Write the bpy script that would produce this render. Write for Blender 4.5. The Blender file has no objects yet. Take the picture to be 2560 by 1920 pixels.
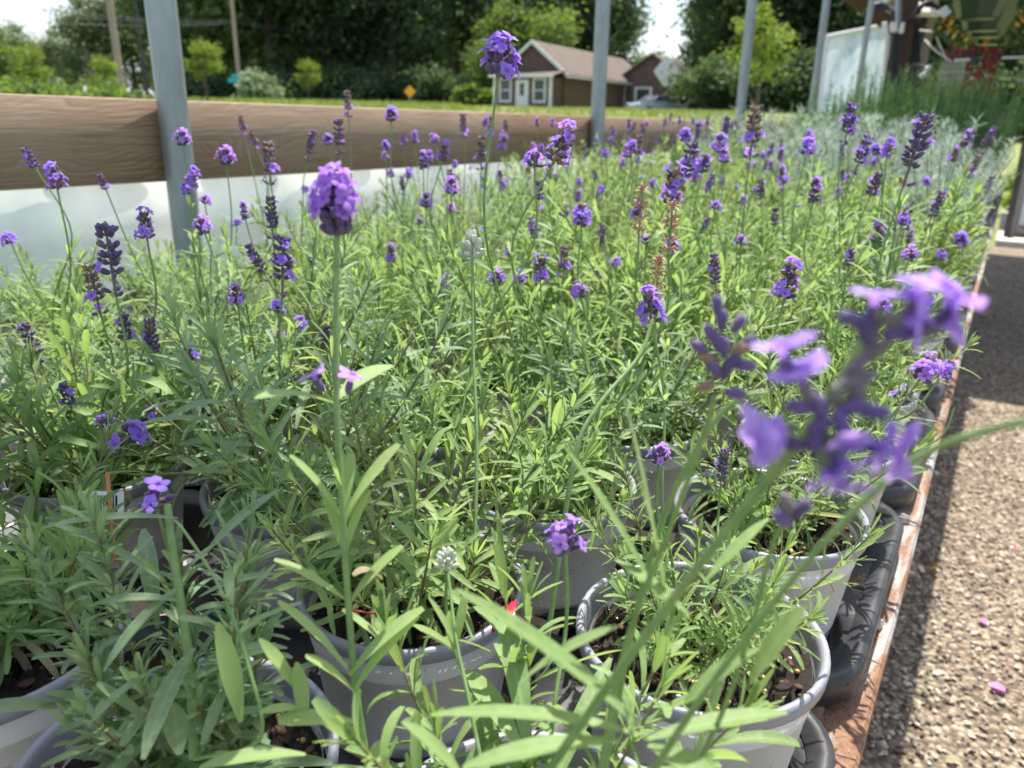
import bpy, math, random
import numpy as np
from math import radians, sin, cos, pi, sqrt, atan2
from mathutils import Vector, Matrix, Quaternion

random.seed(7)
SC = bpy.context.scene
COL = SC.collection

# ------------------------------------------------------------------ camera
F, CX, CY = 1923.0, 1280.0, 960.0
CAMZ = 1.22
ROLL = math.atan(.02)
PITCH = radians(19.338)
YAW = radians(31.661)
fw = np.array([-sin(YAW)*cos(PITCH), cos(YAW)*cos(PITCH), -sin(PITCH)])
r0 = np.array([cos(YAW), sin(YAW), 0.0]); u0 = np.cross(r0, fw)
rr = cos(ROLL)*r0 + sin(ROLL)*u0
uu = -sin(ROLL)*r0 + cos(ROLL)*u0
CAM = np.array([0, 0, CAMZ])
cam_data = bpy.data.cameras.new('camera')
cam = bpy.data.objects.new('camera', cam_data); COL.objects.link(cam)
M = Matrix.Identity(4)
for i in range(3):
    M[i][0], M[i][1], M[i][2] = rr[i], uu[i], -fw[i]
M.translation = Vector(CAM)
cam.matrix_world = M
cam_data.sensor_width = 36; cam_data.lens = F/2560*36
cam_data.clip_start = .01; cam_data.clip_end = 2000
cam_data.dof.use_dof = True
cam_data.dof.focus_distance = .52
cam_data.dof.aperture_fstop = 9.6
cam_data.dof.aperture_blades = 0
SC.camera = cam

# ------------------------------------------------------------------ light
SUNV = Vector((-.07, .50, 1.0)).normalized()
SUN_EL = math.asin(SUNV.z); SUN_AZ = atan2(SUNV.x, SUNV.y)
sd = bpy.data.lights.new('sun', 'SUN'); sd.energy = 4.6; sd.angle = radians(.55); sd.color = (1, .95, .86)
sun = bpy.data.objects.new('sun', sd); COL.objects.link(sun)
sun.rotation_euler = SUNV.to_track_quat('Z', 'Y').to_euler(); sun.location = (-3, 5, 12)
W = bpy.data.worlds.new('World'); SC.world = W; W.use_nodes = True
nt = W.node_tree; nt.nodes.clear()
def wn(t, **k):
    n = nt.nodes.new(t)
    for a, b in k.items(): setattr(n, a, b)
    return n
out = wn('ShaderNodeOutputWorld'); bg = wn('ShaderNodeBackground')
sky = wn('ShaderNodeTexSky', sky_type='NISHITA', sun_disc=False, sun_elevation=SUN_EL, sun_rotation=SUN_AZ, dust_density=1.5)
bg.inputs[1].default_value = .125
tc = wn('ShaderNodeTexCoord'); mp = wn('ShaderNodeMapping'); mp.inputs['Scale'].default_value = (1, 1, 2.6)
nz = wn('ShaderNodeTexNoise'); nz.inputs['Scale'].default_value = 3.2; nz.inputs['Detail'].default_value = 7; nz.inputs['Roughness'].default_value = .58
rp = wn('ShaderNodeValToRGB'); rp.color_ramp.elements[0].position = .46; rp.color_ramp.elements[1].position = .66
mx = wn('ShaderNodeMixRGB'); mx.inputs[2].default_value = (5.2, 5.5, 5.9, 1)
nt.links.new(tc.outputs['Generated'], mp.inputs[0]); nt.links.new(mp.outputs[0], nz.inputs['Vector'])
nt.links.new(nz.outputs['Fac'], rp.inputs[0]); nt.links.new(rp.outputs[0], mx.inputs[0])
nt.links.new(sky.outputs[0], mx.inputs[1]); nt.links.new(mx.outputs[0], bg.inputs[0]); nt.links.new(bg.outputs[0], out.inputs[0])
SC.view_settings.view_transform = 'Standard'; SC.view_settings.look = 'None'
SC.view_settings.exposure = 1.02; SC.view_settings.gamma = 1
SC.render.engine = 'CYCLES'
SC.cycles.max_bounces = 7; SC.cycles.transparent_max_bounces = 8; SC.cycles.transmission_bounces = 5
SC.cycles.diffuse_bounces = 4; SC.cycles.glossy_bounces = 3
SC.cycles.use_denoising = True
SC.cycles.sample_clamp_indirect = 6

# ------------------------------------------------------------------ photo geometry helpers
K = 2560/2212.0
def ray(x, y): return fw + rr*(x-CX)/F - uu*(y-CY)/F          # x, y in 2560x1920 pixels, depth 1
def at(x, y, d): return CAM + ray(x, y)*d
def U(x, y, d): return at(x*K, y*K, d)                         # x, y measured on a 2212 wide view
FWH = np.array([-sin(YAW), cos(YAW)]); RTH = np.array([cos(YAW), sin(YAW)])
def hz(x): return 285 + .02*(x-1280)
def G(x, b):                                                   # ground position seen in column x at forward distance b
    d = ray(x, hz(x)); p = d[:2]*(b/(d[:2]@FWH)); return p
def onplane_x(x, y, X):
    d = ray(x, y); return CAM + d*(X/d[0])
def sstep(t):
    t = np.clip(t, 0, 1); return t*t*(3-2*t)
def ground_z(x, y):
    d = x*FWH[0] + y*FWH[1]
    side = x*RTH[0] + y*RTH[1]
    return 1.58*sstep((d-11.5)/37.0) + .9*sstep((d-90)/120)

# ------------------------------------------------------------------ materials
MATS = {}
class NT:
    def __init__(s, name):
        s.m = bpy.data.materials.new(name); s.m.use_nodes = True; s.t = s.m.node_tree; s.t.nodes.clear()
        s.out = s.n('ShaderNodeOutputMaterial')
    def n(s, t, ins=None, **k):
        n = s.t.nodes.new(t)
        for a, b in k.items(): setattr(n, a, b)
        for a, b in (ins or {}).items(): n.inputs[a].default_value = b
        return n
    def l(s, a, b): s.t.links.new(a, b)
    def coord(s, kind='Object', scale=(1, 1, 1)):
        c = s.n('ShaderNodeTexCoord'); m = s.n('ShaderNodeMapping'); m.inputs['Scale'].default_value = scale
        s.l(c.outputs[kind], m.inputs[0]); return m.outputs[0]
    def noise(s, vec, scale, detail=5, rough=.55, dist=0):
        n = s.n('ShaderNodeTexNoise', {'Scale': scale, 'Detail': detail, 'Roughness': rough, 'Distortion': dist})
        if vec is not None: s.l(vec, n.inputs['Vector'])
        return n.outputs['Fac']
    def ramp(s, fac, stops):
        r = s.n('ShaderNodeValToRGB'); e = r.color_ramp.elements
        while len(e) < len(stops): e.new(.5)
        for i, (p, c) in enumerate(stops):
            e[i].position = p; e[i].color = (c[0], c[1], c[2], 1) if not isinstance(c, float) else (c, c, c, 1)
        s.l(fac, r.inputs[0]); return r.outputs[0]
    def mix(s, fac, a, b, mode='MIX'):
        m = s.n('ShaderNodeMixRGB', blend_type=mode)
        if isinstance(fac, float): m.inputs[0].default_value = fac
        else: s.l(fac, m.inputs[0])
        for i, v in ((1, a), (2, b)):
            if isinstance(v, tuple): m.inputs[i].default_value = (*v[:3], 1)
            else: s.l(v, m.inputs[i])
        return m.outputs[0]
    def attr(s, name='rnd'):
        a = s.n('ShaderNodeAttribute', attribute_name=name); return a.outputs['Fac']
    def bsdf(s, col, rough=.5, metal=0, bump=None, bstr=.3, bdist=.002, spec=.5, sheen=0, trans=None, tfac=.4, coat=0):
        b = s.n('ShaderNodeBsdfPrincipled')
        if isinstance(col, tuple): b.inputs['Base Color'].default_value = (*col[:3], 1)
        else: s.l(col, b.inputs['Base Color'])
        if isinstance(rough, (int, float)): b.inputs['Roughness'].default_value = rough
        else: s.l(rough, b.inputs['Roughness'])
        if isinstance(metal, (int, float)): b.inputs['Metallic'].default_value = metal
        else: s.l(metal, b.inputs['Metallic'])
        b.inputs['Specular IOR Level'].default_value = spec
        b.inputs['Sheen Weight'].default_value = sheen
        b.inputs['Coat Weight'].default_value = coat
        if bump is not None:
            bm = s.n('ShaderNodeBump', {'Strength': bstr, 'Distance': bdist}); s.l(bump, bm.inputs['Height']); s.l(bm.outputs[0], b.inputs['Normal'])
        res = b.outputs[0]
        if trans is not None:
            t = s.n('ShaderNodeBsdfTranslucent')
            if isinstance(trans, tuple): t.inputs[0].default_value = (*trans[:3], 1)
            else: s.l(trans, t.inputs[0])
            ms = s.n('ShaderNodeMixShader'); ms.inputs[0].default_value = tfac
            s.l(res, ms.inputs[1]); s.l(t.outputs[0], ms.inputs[2]); res = ms.outputs[0]
        s.l(res, s.out.inputs[0]); return s.m

def leafmat(name, dark, mid, light, tl, tfac=.45, rough=.55, sheen=.15, nscale=260, vein=True):
    t = NT(name); a = t.attr('rnd'); c = t.ramp(a, [(0, dark), (.5, mid), (.96, light), (1, tuple(light[i]*(1.15, .85, .6)[i] for i in range(3)))])
    v = t.coord('Object'); n = t.noise(v, nscale, 4)
    c = t.mix(t.ramp(n, [(.35, 0.0), (.7, .5)]), c, tuple(min(1, k*1.5+.02) for k in mid))
    b = n
    if vein:
        e = t.attr('mid'); c = t.mix(t.ramp(e, [(0.0, .6), (.2, 0.0), (.86, 0.0), (1.0, .55)]), c, light)
    tr = t.ramp(a, [(0, tuple(k*.75 for k in tl)), (1, tuple(min(1, k*1.15) for k in tl))])
    return t.bsdf(c, rough, bump=b, bstr=.35, bdist=.0006, sheen=sheen, trans=tr, tfac=tfac, spec=.35)

MATS['leaf'] = leafmat('lavender_leaf', (.075, .135, .045), (.165, .26, .085), (.35, .45, .17), (.45, .62, .17), .42)
MATS['leaf_grey'] = leafmat('lavender_leaf_grey', (.09, .15, .085), (.185, .275, .15), (.34, .44, .24), (.46, .62, .18), .40)
MATS['leaf_broad'] = leafmat('broad_leaf', (.085, .155, .05), (.18, .285, .095), (.33, .44, .18), (.44, .60, .15), .38)
MATS['silver'] = leafmat('silver_leaf', (.15, .215, .175), (.27, .345, .30), (.44, .51, .44), (.46, .58, .42), .35, vein=False)
MATS['rosemary'] = leafmat('rosemary_leaf', (.02, .058, .016), (.045, .105, .032), (.11, .20, .055), (.14, .28, .05), .32, vein=False)
MATS['dry_leaf'] = leafmat('withered_leaf', (.14, .10, .06), (.24, .20, .11), (.36, .34, .18), (.4, .35, .15), .3)
def simple(name, c1, c2, scale=200, rough=.5, **k):
    t = NT(name); n = t.noise(t.coord(), scale, 5)
    return t.bsdf(t.ramp(n, [(.3, c1), (.7, c2)]), rough, bump=n, **k)
MATS['stem'] = simple('green_stem', (.16, .27, .09), (.26, .38, .14), 150, .5, trans=(.4, .55, .15), tfac=.2, bstr=.2)
MATS['wood_stem'] = simple('woody_stem', (.13, .11, .055), (.25, .235, .12), 300, .8, bstr=.6)
def petalmat(name, a, b, tl, tf=.4):
    t = NT(name); c = t.ramp(t.attr(), [(0, a), (1, b)]); n = t.noise(t.coord(), 500, 3)
    c = t.mix(t.ramp(n, [(.3, 0.0), (.8, .35)]), c, tuple(min(1, k*1.5) for k in b))
    return t.bsdf(c, .6, trans=tl, tfac=tf, sheen=.3, bump=n, bstr=.2, bdist=.0005, spec=.3)
MATS['calyx'] = petalmat('calyx', (.075, .05, .115), (.15, .095, .25), (.22, .12, .45), .15)
MATS['calyx_green'] = petalmat('calyx_green', (.17, .22, .10), (.20, .14, .22), (.4, .45, .2), .25)
MATS['corolla'] = petalmat('corolla', (.25, .13, .68), (.44, .27, .86), (.58, .28, .98), .45)
MATS['corolla_pink'] = petalmat('corolla_pink', (.34, .15, .66), (.52, .30, .80), (.70, .34, .95), .45)
MATS['corolla_pale'] = petalmat('corolla_pale', (.30, .17, .66), (.52, .36, .84), (.62, .36, .92), .45)
MATS['dry'] = petalmat('dry_calyx', (.17, .095, .08), (.36, .24, .16), (.45, .3, .18), .2)
MATS['tan'] = petalmat('tan_calyx', (.42, .26, .15), (.62, .42, .26), (.6, .42, .22), .35)
MATS['white_bud'] = petalmat('white_bud', (.45, .50, .38), (.68, .70, .60), (.6, .65, .5), .3)

t = NT('pot_white'); v = t.coord('Object'); n = t.noise(v, 9, 6); n2 = t.noise(v, 120, 6, .75)
c = t.ramp(n, [(.3, (.80, .80, .83)), (.65, (.88, .88, .89))])
dirt = t.ramp(n2, [(.61, 0.0), (.67, .8)])
c = t.mix(dirt, c, (.16, .13, .11))
MATS['pot'] = t.bsdf(c, .38, bump=n2, bstr=.05, trans=(.85, .83, .83), tfac=.28)
t = NT('pot_rim_grey'); v = t.coord('Object'); n2 = t.noise(v, 150, 6, .75)
c = t.mix(t.ramp(n2, [(.66, 0.0), (.75, .8)]), (.27, .27, .315), (.05, .04, .035))
MATS['rim'] = t.bsdf(c, .34, bump=n2, bstr=.08)
t = NT('potting_soil'); v = t.coord('Object'); n = t.noise(v, 90, 8, .7); v1 = t.n('ShaderNodeTexVoronoi', {'Scale': 210.0, 'Randomness': 1.0}); t.l(v, v1.inputs['Vector'])
c = t.ramp(n, [(.35, (.008, .005, .004)), (.55, (.028, .016, .010)), (.75, (.07, .042, .026))])
c = t.mix(t.ramp(v1.outputs['Distance'], [(.13, 1.0), (.17, 0.0)]), c, t.ramp(v1.outputs['Color'], [(.78, (.03, .018, .012)), (.82, (.5, .48, .44))]))
MATS['soil'] = t.bsdf(c, .85, bump=n, bstr=1, bdist=.006)
MATS['perlite'] = simple('perlite', (.55, .53, .48), (.75, .73, .68), 300, .8)
t = NT('fertiliser'); c = t.ramp(t.attr(), [(0, (.42, .24, .07)), (.5, (.55, .40, .18)), (1, (.62, .52, .30))])
MATS['bead'] = t.bsdf(c, .3)
MATS['bark'] = simple('bark_chip', (.05, .025, .015), (.14, .07, .045), 200, .85, bstr=.8)
t = NT('black_plastic'); n = t.noise(t.coord(), 30, 6)
MATS['black'] = t.bsdf(t.ramp(n, [(.3, (.018, .018, .021)), (.7, (.045, .045, .052))]), t.ramp(n, [(.3, .32), (.7, .5)]), bump=n, bstr=.05)
t = NT('rusty_steel'); v = t.coord('Object', (14, 2.2, 14)); n = t.noise(v, 2.1, 8, .65, .4); v2 = t.coord('Object'); n2 = t.noise(v2, 260, 6, .7)
zinc = t.ramp(n2, [(.3, (.26, .27, .27)), (.7, (.44, .43, .41))]); rust = t.ramp(n2, [(.3, (.07, .028, .013)), (.5, (.20, .085, .035)), (.75, (.35, .18, .085))])
fac = t.ramp(n, [(.42, 0.0), (.53, .93)])
MATS['rust'] = t.bsdf(t.mix(fac, zinc, rust), t.ramp(n, [(.42, .38), (.56, .75)]), t.ramp(n, [(.34, .4), (.44, .0)]), bump=n2, bstr=.35, bdist=.001)
t = NT('bolt_steel'); n = t.noise(t.coord(), 300, 5); MATS['bolt'] = t.bsdf(t.ramp(n, [(.3, (.28, .26, .25)), (.7, (.5, .48, .46))]), .35, .8, bump=n, bstr=.2)
t = NT('galvanised'); v = t.coord('Object', (1, 1, .35)); n = t.noise(v, 26, 7, .6); n3 = t.noise(t.coord('Object', (1, 1, .4)), 7.3, 4, .7)
c = t.ramp(n, [(.3, (.25, .285, .315)), (.7, (.36, .40, .43))]); c = t.mix(t.ramp(n3, [(.70, 0.0), (.76, .9)]), c, (.10, .055, .035))
MATS['galv'] = t.bsdf(c, .44, .55, bump=n, bstr=.08)
t = NT('weathered_wood'); n0 = t.noise(t.coord('Object', (1, .8, 1)), 2.0, 3); warp = t.noise(t.coord('Object', (1, 1.3, 4)), 1.6, 2)
vv = t.coord('Object', (6, .7, 17)); cmb = t.n('ShaderNodeCombineXYZ'); mul = t.n('ShaderNodeMath', {1: 3.0}, operation='MULTIPLY'); t.l(warp, mul.inputs[0]); t.l(mul.outputs[0], cmb.inputs[2])
# knots push the grain aside
vk = t.n('ShaderNodeTexVoronoi', {'Scale': 1.0, 'Randomness': 1.0}); t.l(t.coord('Object', (.6, 2.0, 4.6)), vk.inputs['Vector'])
kn = t.ramp(vk.outputs['Distance'], [(0.0, 1.0), (.42, 0.0)]); m2 = t.n('ShaderNodeMath', {1: .9}, operation='MULTIPLY'); t.l(kn, m2.inputs[0]); ad0 = t.n('ShaderNodeMath', operation='ADD'); t.l(m2.outputs[0], ad0.inputs[0]); t.l(mul.outputs[0], ad0.inputs[1]); t.l(ad0.outputs[0], cmb.inputs[2])
ad = t.n('ShaderNodeVectorMath', operation='ADD'); t.l(vv, ad.inputs[0]); t.l(cmb.outputs[0], ad.inputs[1])
w = t.n('ShaderNodeTexWave', {'Scale': 2.3, 'Distortion': 1.2, 'Detail': 4.0, 'Detail Scale': 1.2, 'Detail Roughness': .7}, wave_type='BANDS', bands_direction='Z', wave_profile='SAW'); t.l(ad.outputs[0], w.inputs['Vector'])
fine = t.noise(t.coord('Object', (60, 2.2, 110)), 3.2, 6, .7)
c = t.ramp(w.outputs['Color'], [(.0, (.25, .14, .075)), (.6, (.36, .215, .125)), (.90, (.42, .27, .165)), (1, (.11, .055, .03))])
c = t.mix(t.ramp(fine, [(.38, .85), (.56, 0.0)]), c, (.13, .07, .038))
c = t.mix(t.ramp(n0, [(.35, 0.0), (.7, .5)]), c, (.42, .33, .25))
c = t.mix(t.ramp(vk.outputs['Distance'], [(.03, .9), (.075, 0.0)]), c, (.07, .03, .015))
MATS['wood'] = t.bsdf(c, .75, bump=fine, bstr=.4, bdist=.003)
t = NT('dark_wood'); fine = t.noise(t.coord('Object', (40, 40, 2.5)), 3, 6, .7); MATS['darkwood'] = t.bsdf(t.ramp(fine, [(.3, (.03, .012, .008)), (.7, (.085, .035, .022))]), .6, bump=fine, bstr=.3)
t = NT('grey_wood'); fine = t.noise(t.coord('Object', (30, 30, 2.0)), 3, 6, .7); MATS['greywood'] = t.bsdf(t.ramp(fine, [(.3, (.22, .23, .17)), (.7, (.40, .41, .31))]), .8, bump=fine, bstr=.4)
t = NT('pole_wood'); fine = t.noise(t.coord('Object', (12, 12, .6)), 3, 6, .7); MATS['polewood'] = t.bsdf(t.ramp(fine, [(.3, (.20, .15, .12)), (.7, (.42, .36, .31))]), .85, bump=fine, bstr=.4)
t = NT('white_film'); n = t.noise(t.coord('Object', (1, 1.2, .6)), 2.6, 5)
MATS['film'] = t.bsdf(t.ramp(n, [(.3, (.78, .82, .82)), (.7, (.88, .90, .88))]), .32, trans=t.ramp(n, [(.3, (.62, .68, .68)), (.7, (.88, .88, .86))]), tfac=.68, bump=n, bstr=.5, bdist=.03)
t = NT('clear_film'); v = t.coord('Object', (1, 1, .35)); n = t.noise(v, 4.5, 5, .6, 1.2)
c = t.ramp(n, [(.3, (.38, .48, .62)), (.55, (.68, .76, .86)), (.75, (.88, .92, .96))])
MATS['film2'] = t.bsdf(c, .25, trans=c, tfac=.6, bump=n, bstr=.6, bdist=.05)
def plain(name, c, rough=.5, **k): return NT(name).bsdf(c, rough, **k)
MATS['white'] = simple('white_paint', (.66, .66, .64), (.80, .80, .78), 20, .5)
MATS['hose'] = plain('black_hose', (.02, .02, .022), .4)
MATS['twine'] = plain('pale_twine', (.55, .52, .45), .8)
MATS['basket'] = simple('green_plastic', (.005, .026, .012), (.014, .045, .022), 12, .3)
MATS['yellow'] = petalmat('yellow_petal', (.75, .42, .03), (.85, .62, .06), (.9, .6, .05), .35)
MATS['orange'] = petalmat('orange_petal', (.72, .16, .03), (.8, .3, .04), (.9, .3, .05), .35)
MATS['redleaf'] = petalmat('red_petal', (.10, .008, .02), (.34, .02, .06), (.4, .03, .07), .3)
MATS['pinkpetal'] = petalmat('pink_petal', (.75, .16, .62), (.85, .3, .75), (.85, .3, .75), .3)
MATS['redtag'] = plain('red_tag', (.62, .03, .07), .3)
MATS['terracotta'] = simple('orange_stake', (.48, .17, .06), (.62, .27, .12), 80, .6)
def treemat(name, d, m, l, tl, tf=.35):
    t = NT(name); c = t.ramp(t.attr(), [(0, d), (.55, m), (1, l)])
    return t.bsdf(c, .6, trans=t.ramp(t.attr(), [(0, tuple(k*.6 for k in tl)), (1, tl)]), tfac=tf, spec=.3)
MATS['tree_dark'] = treemat('tree_dark', (.028, .06, .030), (.062, .115, .052), (.12, .19, .075), (.18, .29, .085), .36)
MATS['tree_mid'] = treemat('tree_mid', (.03, .062, .024), (.065, .12, .04), (.12, .19, .06), (.19, .31, .07), .36)
MATS['tree_hazy'] = treemat('tree_hazy', (.06, .10, .05), (.13, .19, .10), (.22, .28, .15), (.34, .44, .18), .4)  # backlit haze of the far left trees put into a paler leaf colour
MATS['tree_light'] = treemat('tree_light', (.05, .10, .025), (.10, .17, .04), (.17, .26, .055), (.30, .46, .07), .42)
MATS['tree_yellow'] = treemat('tree_yellow', (.08, .14, .022), (.16, .25, .04), (.28, .38, .07), (.38, .52, .07), .45)
MATS['bush_white'] = treemat('bush_white', (.12, .2, .09), (.25, .36, .20), (.5, .58, .42), (.4, .5, .25), .35)
MATS['trunk'] = simple('trunk_bark', (.06, .045, .035), (.15, .12, .095), 5, .9, bstr=.6, bdist=.02)
t = NT('meadow'); v = t.coord('Object'); n = t.noise(v, .35, 6, .6); n2 = t.noise(v, 9, 6, .75)
c = t.ramp(n, [(.3, (.13, .17, .035)), (.5, (.20, .23, .06)), (.7, (.30, .29, .10))]); c = t.mix(t.ramp(n2, [(.35, .6), (.6, 0.0)]), c, (.07, .10, .02))
MATS['meadow'] = t.bsdf(c, .9, bump=n2, bstr=.6, bdist=.05)
MATS['grass'] = treemat('grass_blades', (.14, .20, .04), (.24, .30, .07), (.42, .42, .15), (.35, .45, .08), .35)
t = NT('gravel_bed'); v = t.coord('Object'); vo = t.n('ShaderNodeTexVoronoi', {'Scale': 62.0, 'Randomness': 1.0}); t.l(v, vo.inputs['Vector'])
c = t.ramp(vo.outputs['Color'], [(.1, (.15, .11, .075)), (.45, (.29, .22, .155)), (.7, (.41, .33, .235)), (.95, (.54, .45, .33))])
n = t.noise(v, 3, 5); c = t.mix(t.ramp(n, [(.4, 0.0), (.7, .4)]), c, (.22, .15, .10))
ed = t.ramp(vo.outputs['Distance'], [(.0, 1.0), (.7, 0.0)]); MATS['gravelbed'] = t.bsdf(t.mix(t.ramp(vo.outputs['Distance'], [(.45, 0.0), (.75, .75)]), c, (.05, .04, .03)), .9, bump=ed, bstr=1, bdist=.01)
t = NT('gravel_stone'); c = t.ramp(t.attr(), [(0, (.13, .10, .08)), (.3, (.30, .245, .185)), (.6, (.46, .385, .29)), (.85, (.60, .51, .40)), (1, (.70, .64, .55))]); n = t.noise(t.coord(), 150, 5)
MATS['stone'] = t.bsdf(t.mix(t.ramp(n, [(.3, .35), (.6, 0.0)]), c, (.12, .09, .07)), .85, bump=n, bstr=.4, bdist=.002)
MATS['concrete'] = simple('pale_concrete', (.42, .40, .37), (.60, .58, .54), 25, .85)
MATS['block'] = simple('cinder_block', (.24, .25, .27), (.36, .37, .39), 30, .9, bstr=.6)
t = NT('brown_siding'); v = t.coord('Object'); w = t.n('ShaderNodeTexWave', {'Scale': 1.6}, wave_type='BANDS', bands_direction='Z'); t.l(v, w.inputs['Vector']); n = t.noise(v, 2, 4)
MATS['siding'] = t.bsdf(t.mix(t.ramp(w.outputs['Fac'], [(0.0, .35), (.15, 0.0)]), t.ramp(n, [(.3, (.115, .070, .062)), (.7, (.15, .092, .082))]), (.06, .035, .03)), .8)
t = NT('shingles'); v = t.coord('Object'); n = t.noise(v, 1.2, 5); n2 = t.noise(v, 14, 4); c = t.ramp(n, [(.3, (.098, .070, .052)), (.7, (.145, .105, .082))])
MATS['shingle'] = t.bsdf(t.mix(t.ramp(n2, [(.35, .4), (.6, 0.0)]), c, (.07, .045, .036)), .85, bump=n2, bstr=.4, bdist=.02)
MATS['glass'] = plain('window_glass', (.07, .08, .09), .12)
MATS['carblue'] = plain('pale_blue_car_paint', (.42, .50, .60), .25, coat=.8)
MATS['carwhite'] = plain('white_car_paint', (.72, .73, .74), .3, coat=.5)
MATS['rubber'] = plain('tyre_rubber', (.02, .02, .02), .8)
MATS['chrome'] = plain('bright_metal', (.6, .6, .6), .25, metal=.9)
MATS['teal'] = plain('teal_sign', (.03, .42, .50), .4)
MATS['amber'] = plain('amber_sign', (.85, .38, .02), .45)
MATS['wire'] = plain('overhead_wire', (.10, .11, .12), .6)
MATS['darkpole'] = simple('dark_pole', (.03, .03, .035), (.06, .06, .065), 5, .7)

# ------------------------------------------------------------------ mesh builder
class MB:
    def __init__(s): s.V = []; s.Fc = []; s.Mi = []; s.R = []; s.D = []; s.n = 0
    def add(s, V, Fc, mi=0, rnd=.5, mid=None):
        V = np.asarray(V, float).reshape(-1, 3); Fc = np.asarray(Fc, int)
        s.V.append(V); s.Fc.append((Fc + s.n, mi)); s.n += len(V)
        s.R.append(np.broadcast_to(np.asarray(rnd, float), (len(V),)).copy())
        s.D.append(np.ones(len(V)) if mid is None else np.asarray(mid, float))
    def mesh(s, name, mats, smooth=True):
        me = bpy.data.meshes.new(name)
        V = np.concatenate(s.V); nf = sum(len(f) for f, _ in s.Fc)
        me.vertices.add(len(V)); me.vertices.foreach_set('co', V.astype(np.float32).ravel())
        loops = np.concatenate([f.ravel() for f, _ in s.Fc]); sizes = np.concatenate([np.full(len(f), f.shape[1]) for f, _ in s.Fc])
        me.loops.add(len(loops)); me.loops.foreach_set('vertex_index', loops.astype(np.int32))
        me.polygons.add(nf); st = np.concatenate([[0], np.cumsum(sizes)[:-1]])
        me.polygons.foreach_set('loop_start', st.astype(np.int32)); me.polygons.foreach_set('loop_total', sizes.astype(np.int32))
        mi = np.concatenate([np.broadcast_to(np.asarray(m), (len(f),)) for f, m in s.Fc])
        me.polygons.foreach_set('material_index', mi.astype(np.int32))
        me.polygons.foreach_set('use_smooth', np.full(nf, smooth))
        for nm, arr in (('rnd', s.R), ('mid', s.D)):
            a = me.attributes.new(nm, 'FLOAT', 'POINT'); a.data.foreach_set('value', np.concatenate(arr).astype(np.float32))
        for m in mats: me.materials.append(MATS[m])
        me.update(calc_edges=True); return me
    def build(s, name, mats, parent=None, smooth=True, loc=None):
        o = bpy.data.objects.new(name, s.mesh(name, mats if isinstance(mats, (list, tuple)) else [mats], smooth))
        COL.objects.link(o)
        if parent is not None: o.parent = parent
        if loc is not None: o.location = loc
        return o

def nrm(a): return a/np.maximum(np.linalg.norm(a, axis=-1, keepdims=True), 1e-9)
def tube(mb, pts, rad, sides=6, mi=0, rnd=.5, cap=True):
    P = np.asarray(pts, float); n = len(P); rad = np.broadcast_to(np.asarray(rad, float), (n,))
    T = np.gradient(P, axis=0); T = nrm(T)
    ref = np.array([0, 0, 1.]) if abs(T[0][2]) < .9 else np.array([1., 0, 0])
    X = nrm(np.cross(T[0], ref)); vs = []
    a = np.arange(sides)*2*pi/sides
    for i in range(n):
        X = nrm(X - T[i]*(X@T[i])); Y = np.cross(T[i], X)
        vs.append(P[i] + rad[i]*(np.cos(a)[:, None]*X + np.sin(a)[:, None]*Y))
    V = np.concatenate(vs); fs = []
    for i in range(n-1):
        for k in range(sides):
            k2 = (k+1) % sides; fs.append((i*sides+k, i*sides+k2, (i+1)*sides+k2, (i+1)*sides+k))
    mb.add(V, fs, mi, rnd)
    if cap and sides <= 24:
        mb.add(vs[-1], [tuple(range(sides))], mi, rnd); mb.add(vs[0][::-1], [tuple(range(sides))], mi, rnd)
def lathe(mb, prof, sides=40, mi=0, rnd=.5, c=(0, 0, 0)):
    a = np.arange(sides)*2*pi/sides; V = []
    for r, z in prof: V.append(np.stack([r*np.cos(a)+c[0], r*np.sin(a)+c[1], np.full(sides, z+c[2])], 1))
    fs = []
    for i in range(len(prof)-1):
        for k in range(sides):
            k2 = (k+1) % sides; fs.append((i*sides+k, i*sides+k2, (i+1)*sides+k2, (i+1)*sides+k))
    mb.add(np.concatenate(V), fs, mi, rnd)
BOXF = np.array([(0, 1, 3, 2), (4, 6, 7, 5), (0, 4, 5, 1), (2, 3, 7, 6), (0, 2, 6, 4), (1, 5, 7, 3)])
def box(mb, c, s, mi=0, rot=None, rnd=.5):
    V = np.array([[x, y, z] for x in (-.5, .5) for y in (-.5, .5) for z in (-.5, .5)])*np.asarray(s, float)
    if rot is not None: V = V@np.asarray(rot, float).T
    mb.add(V+np.asarray(c, float), BOXF, mi, rnd)
def rotz(a): return np.array([[cos(a), -sin(a), 0], [sin(a), cos(a), 0], [0, 0, 1.]])

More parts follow.
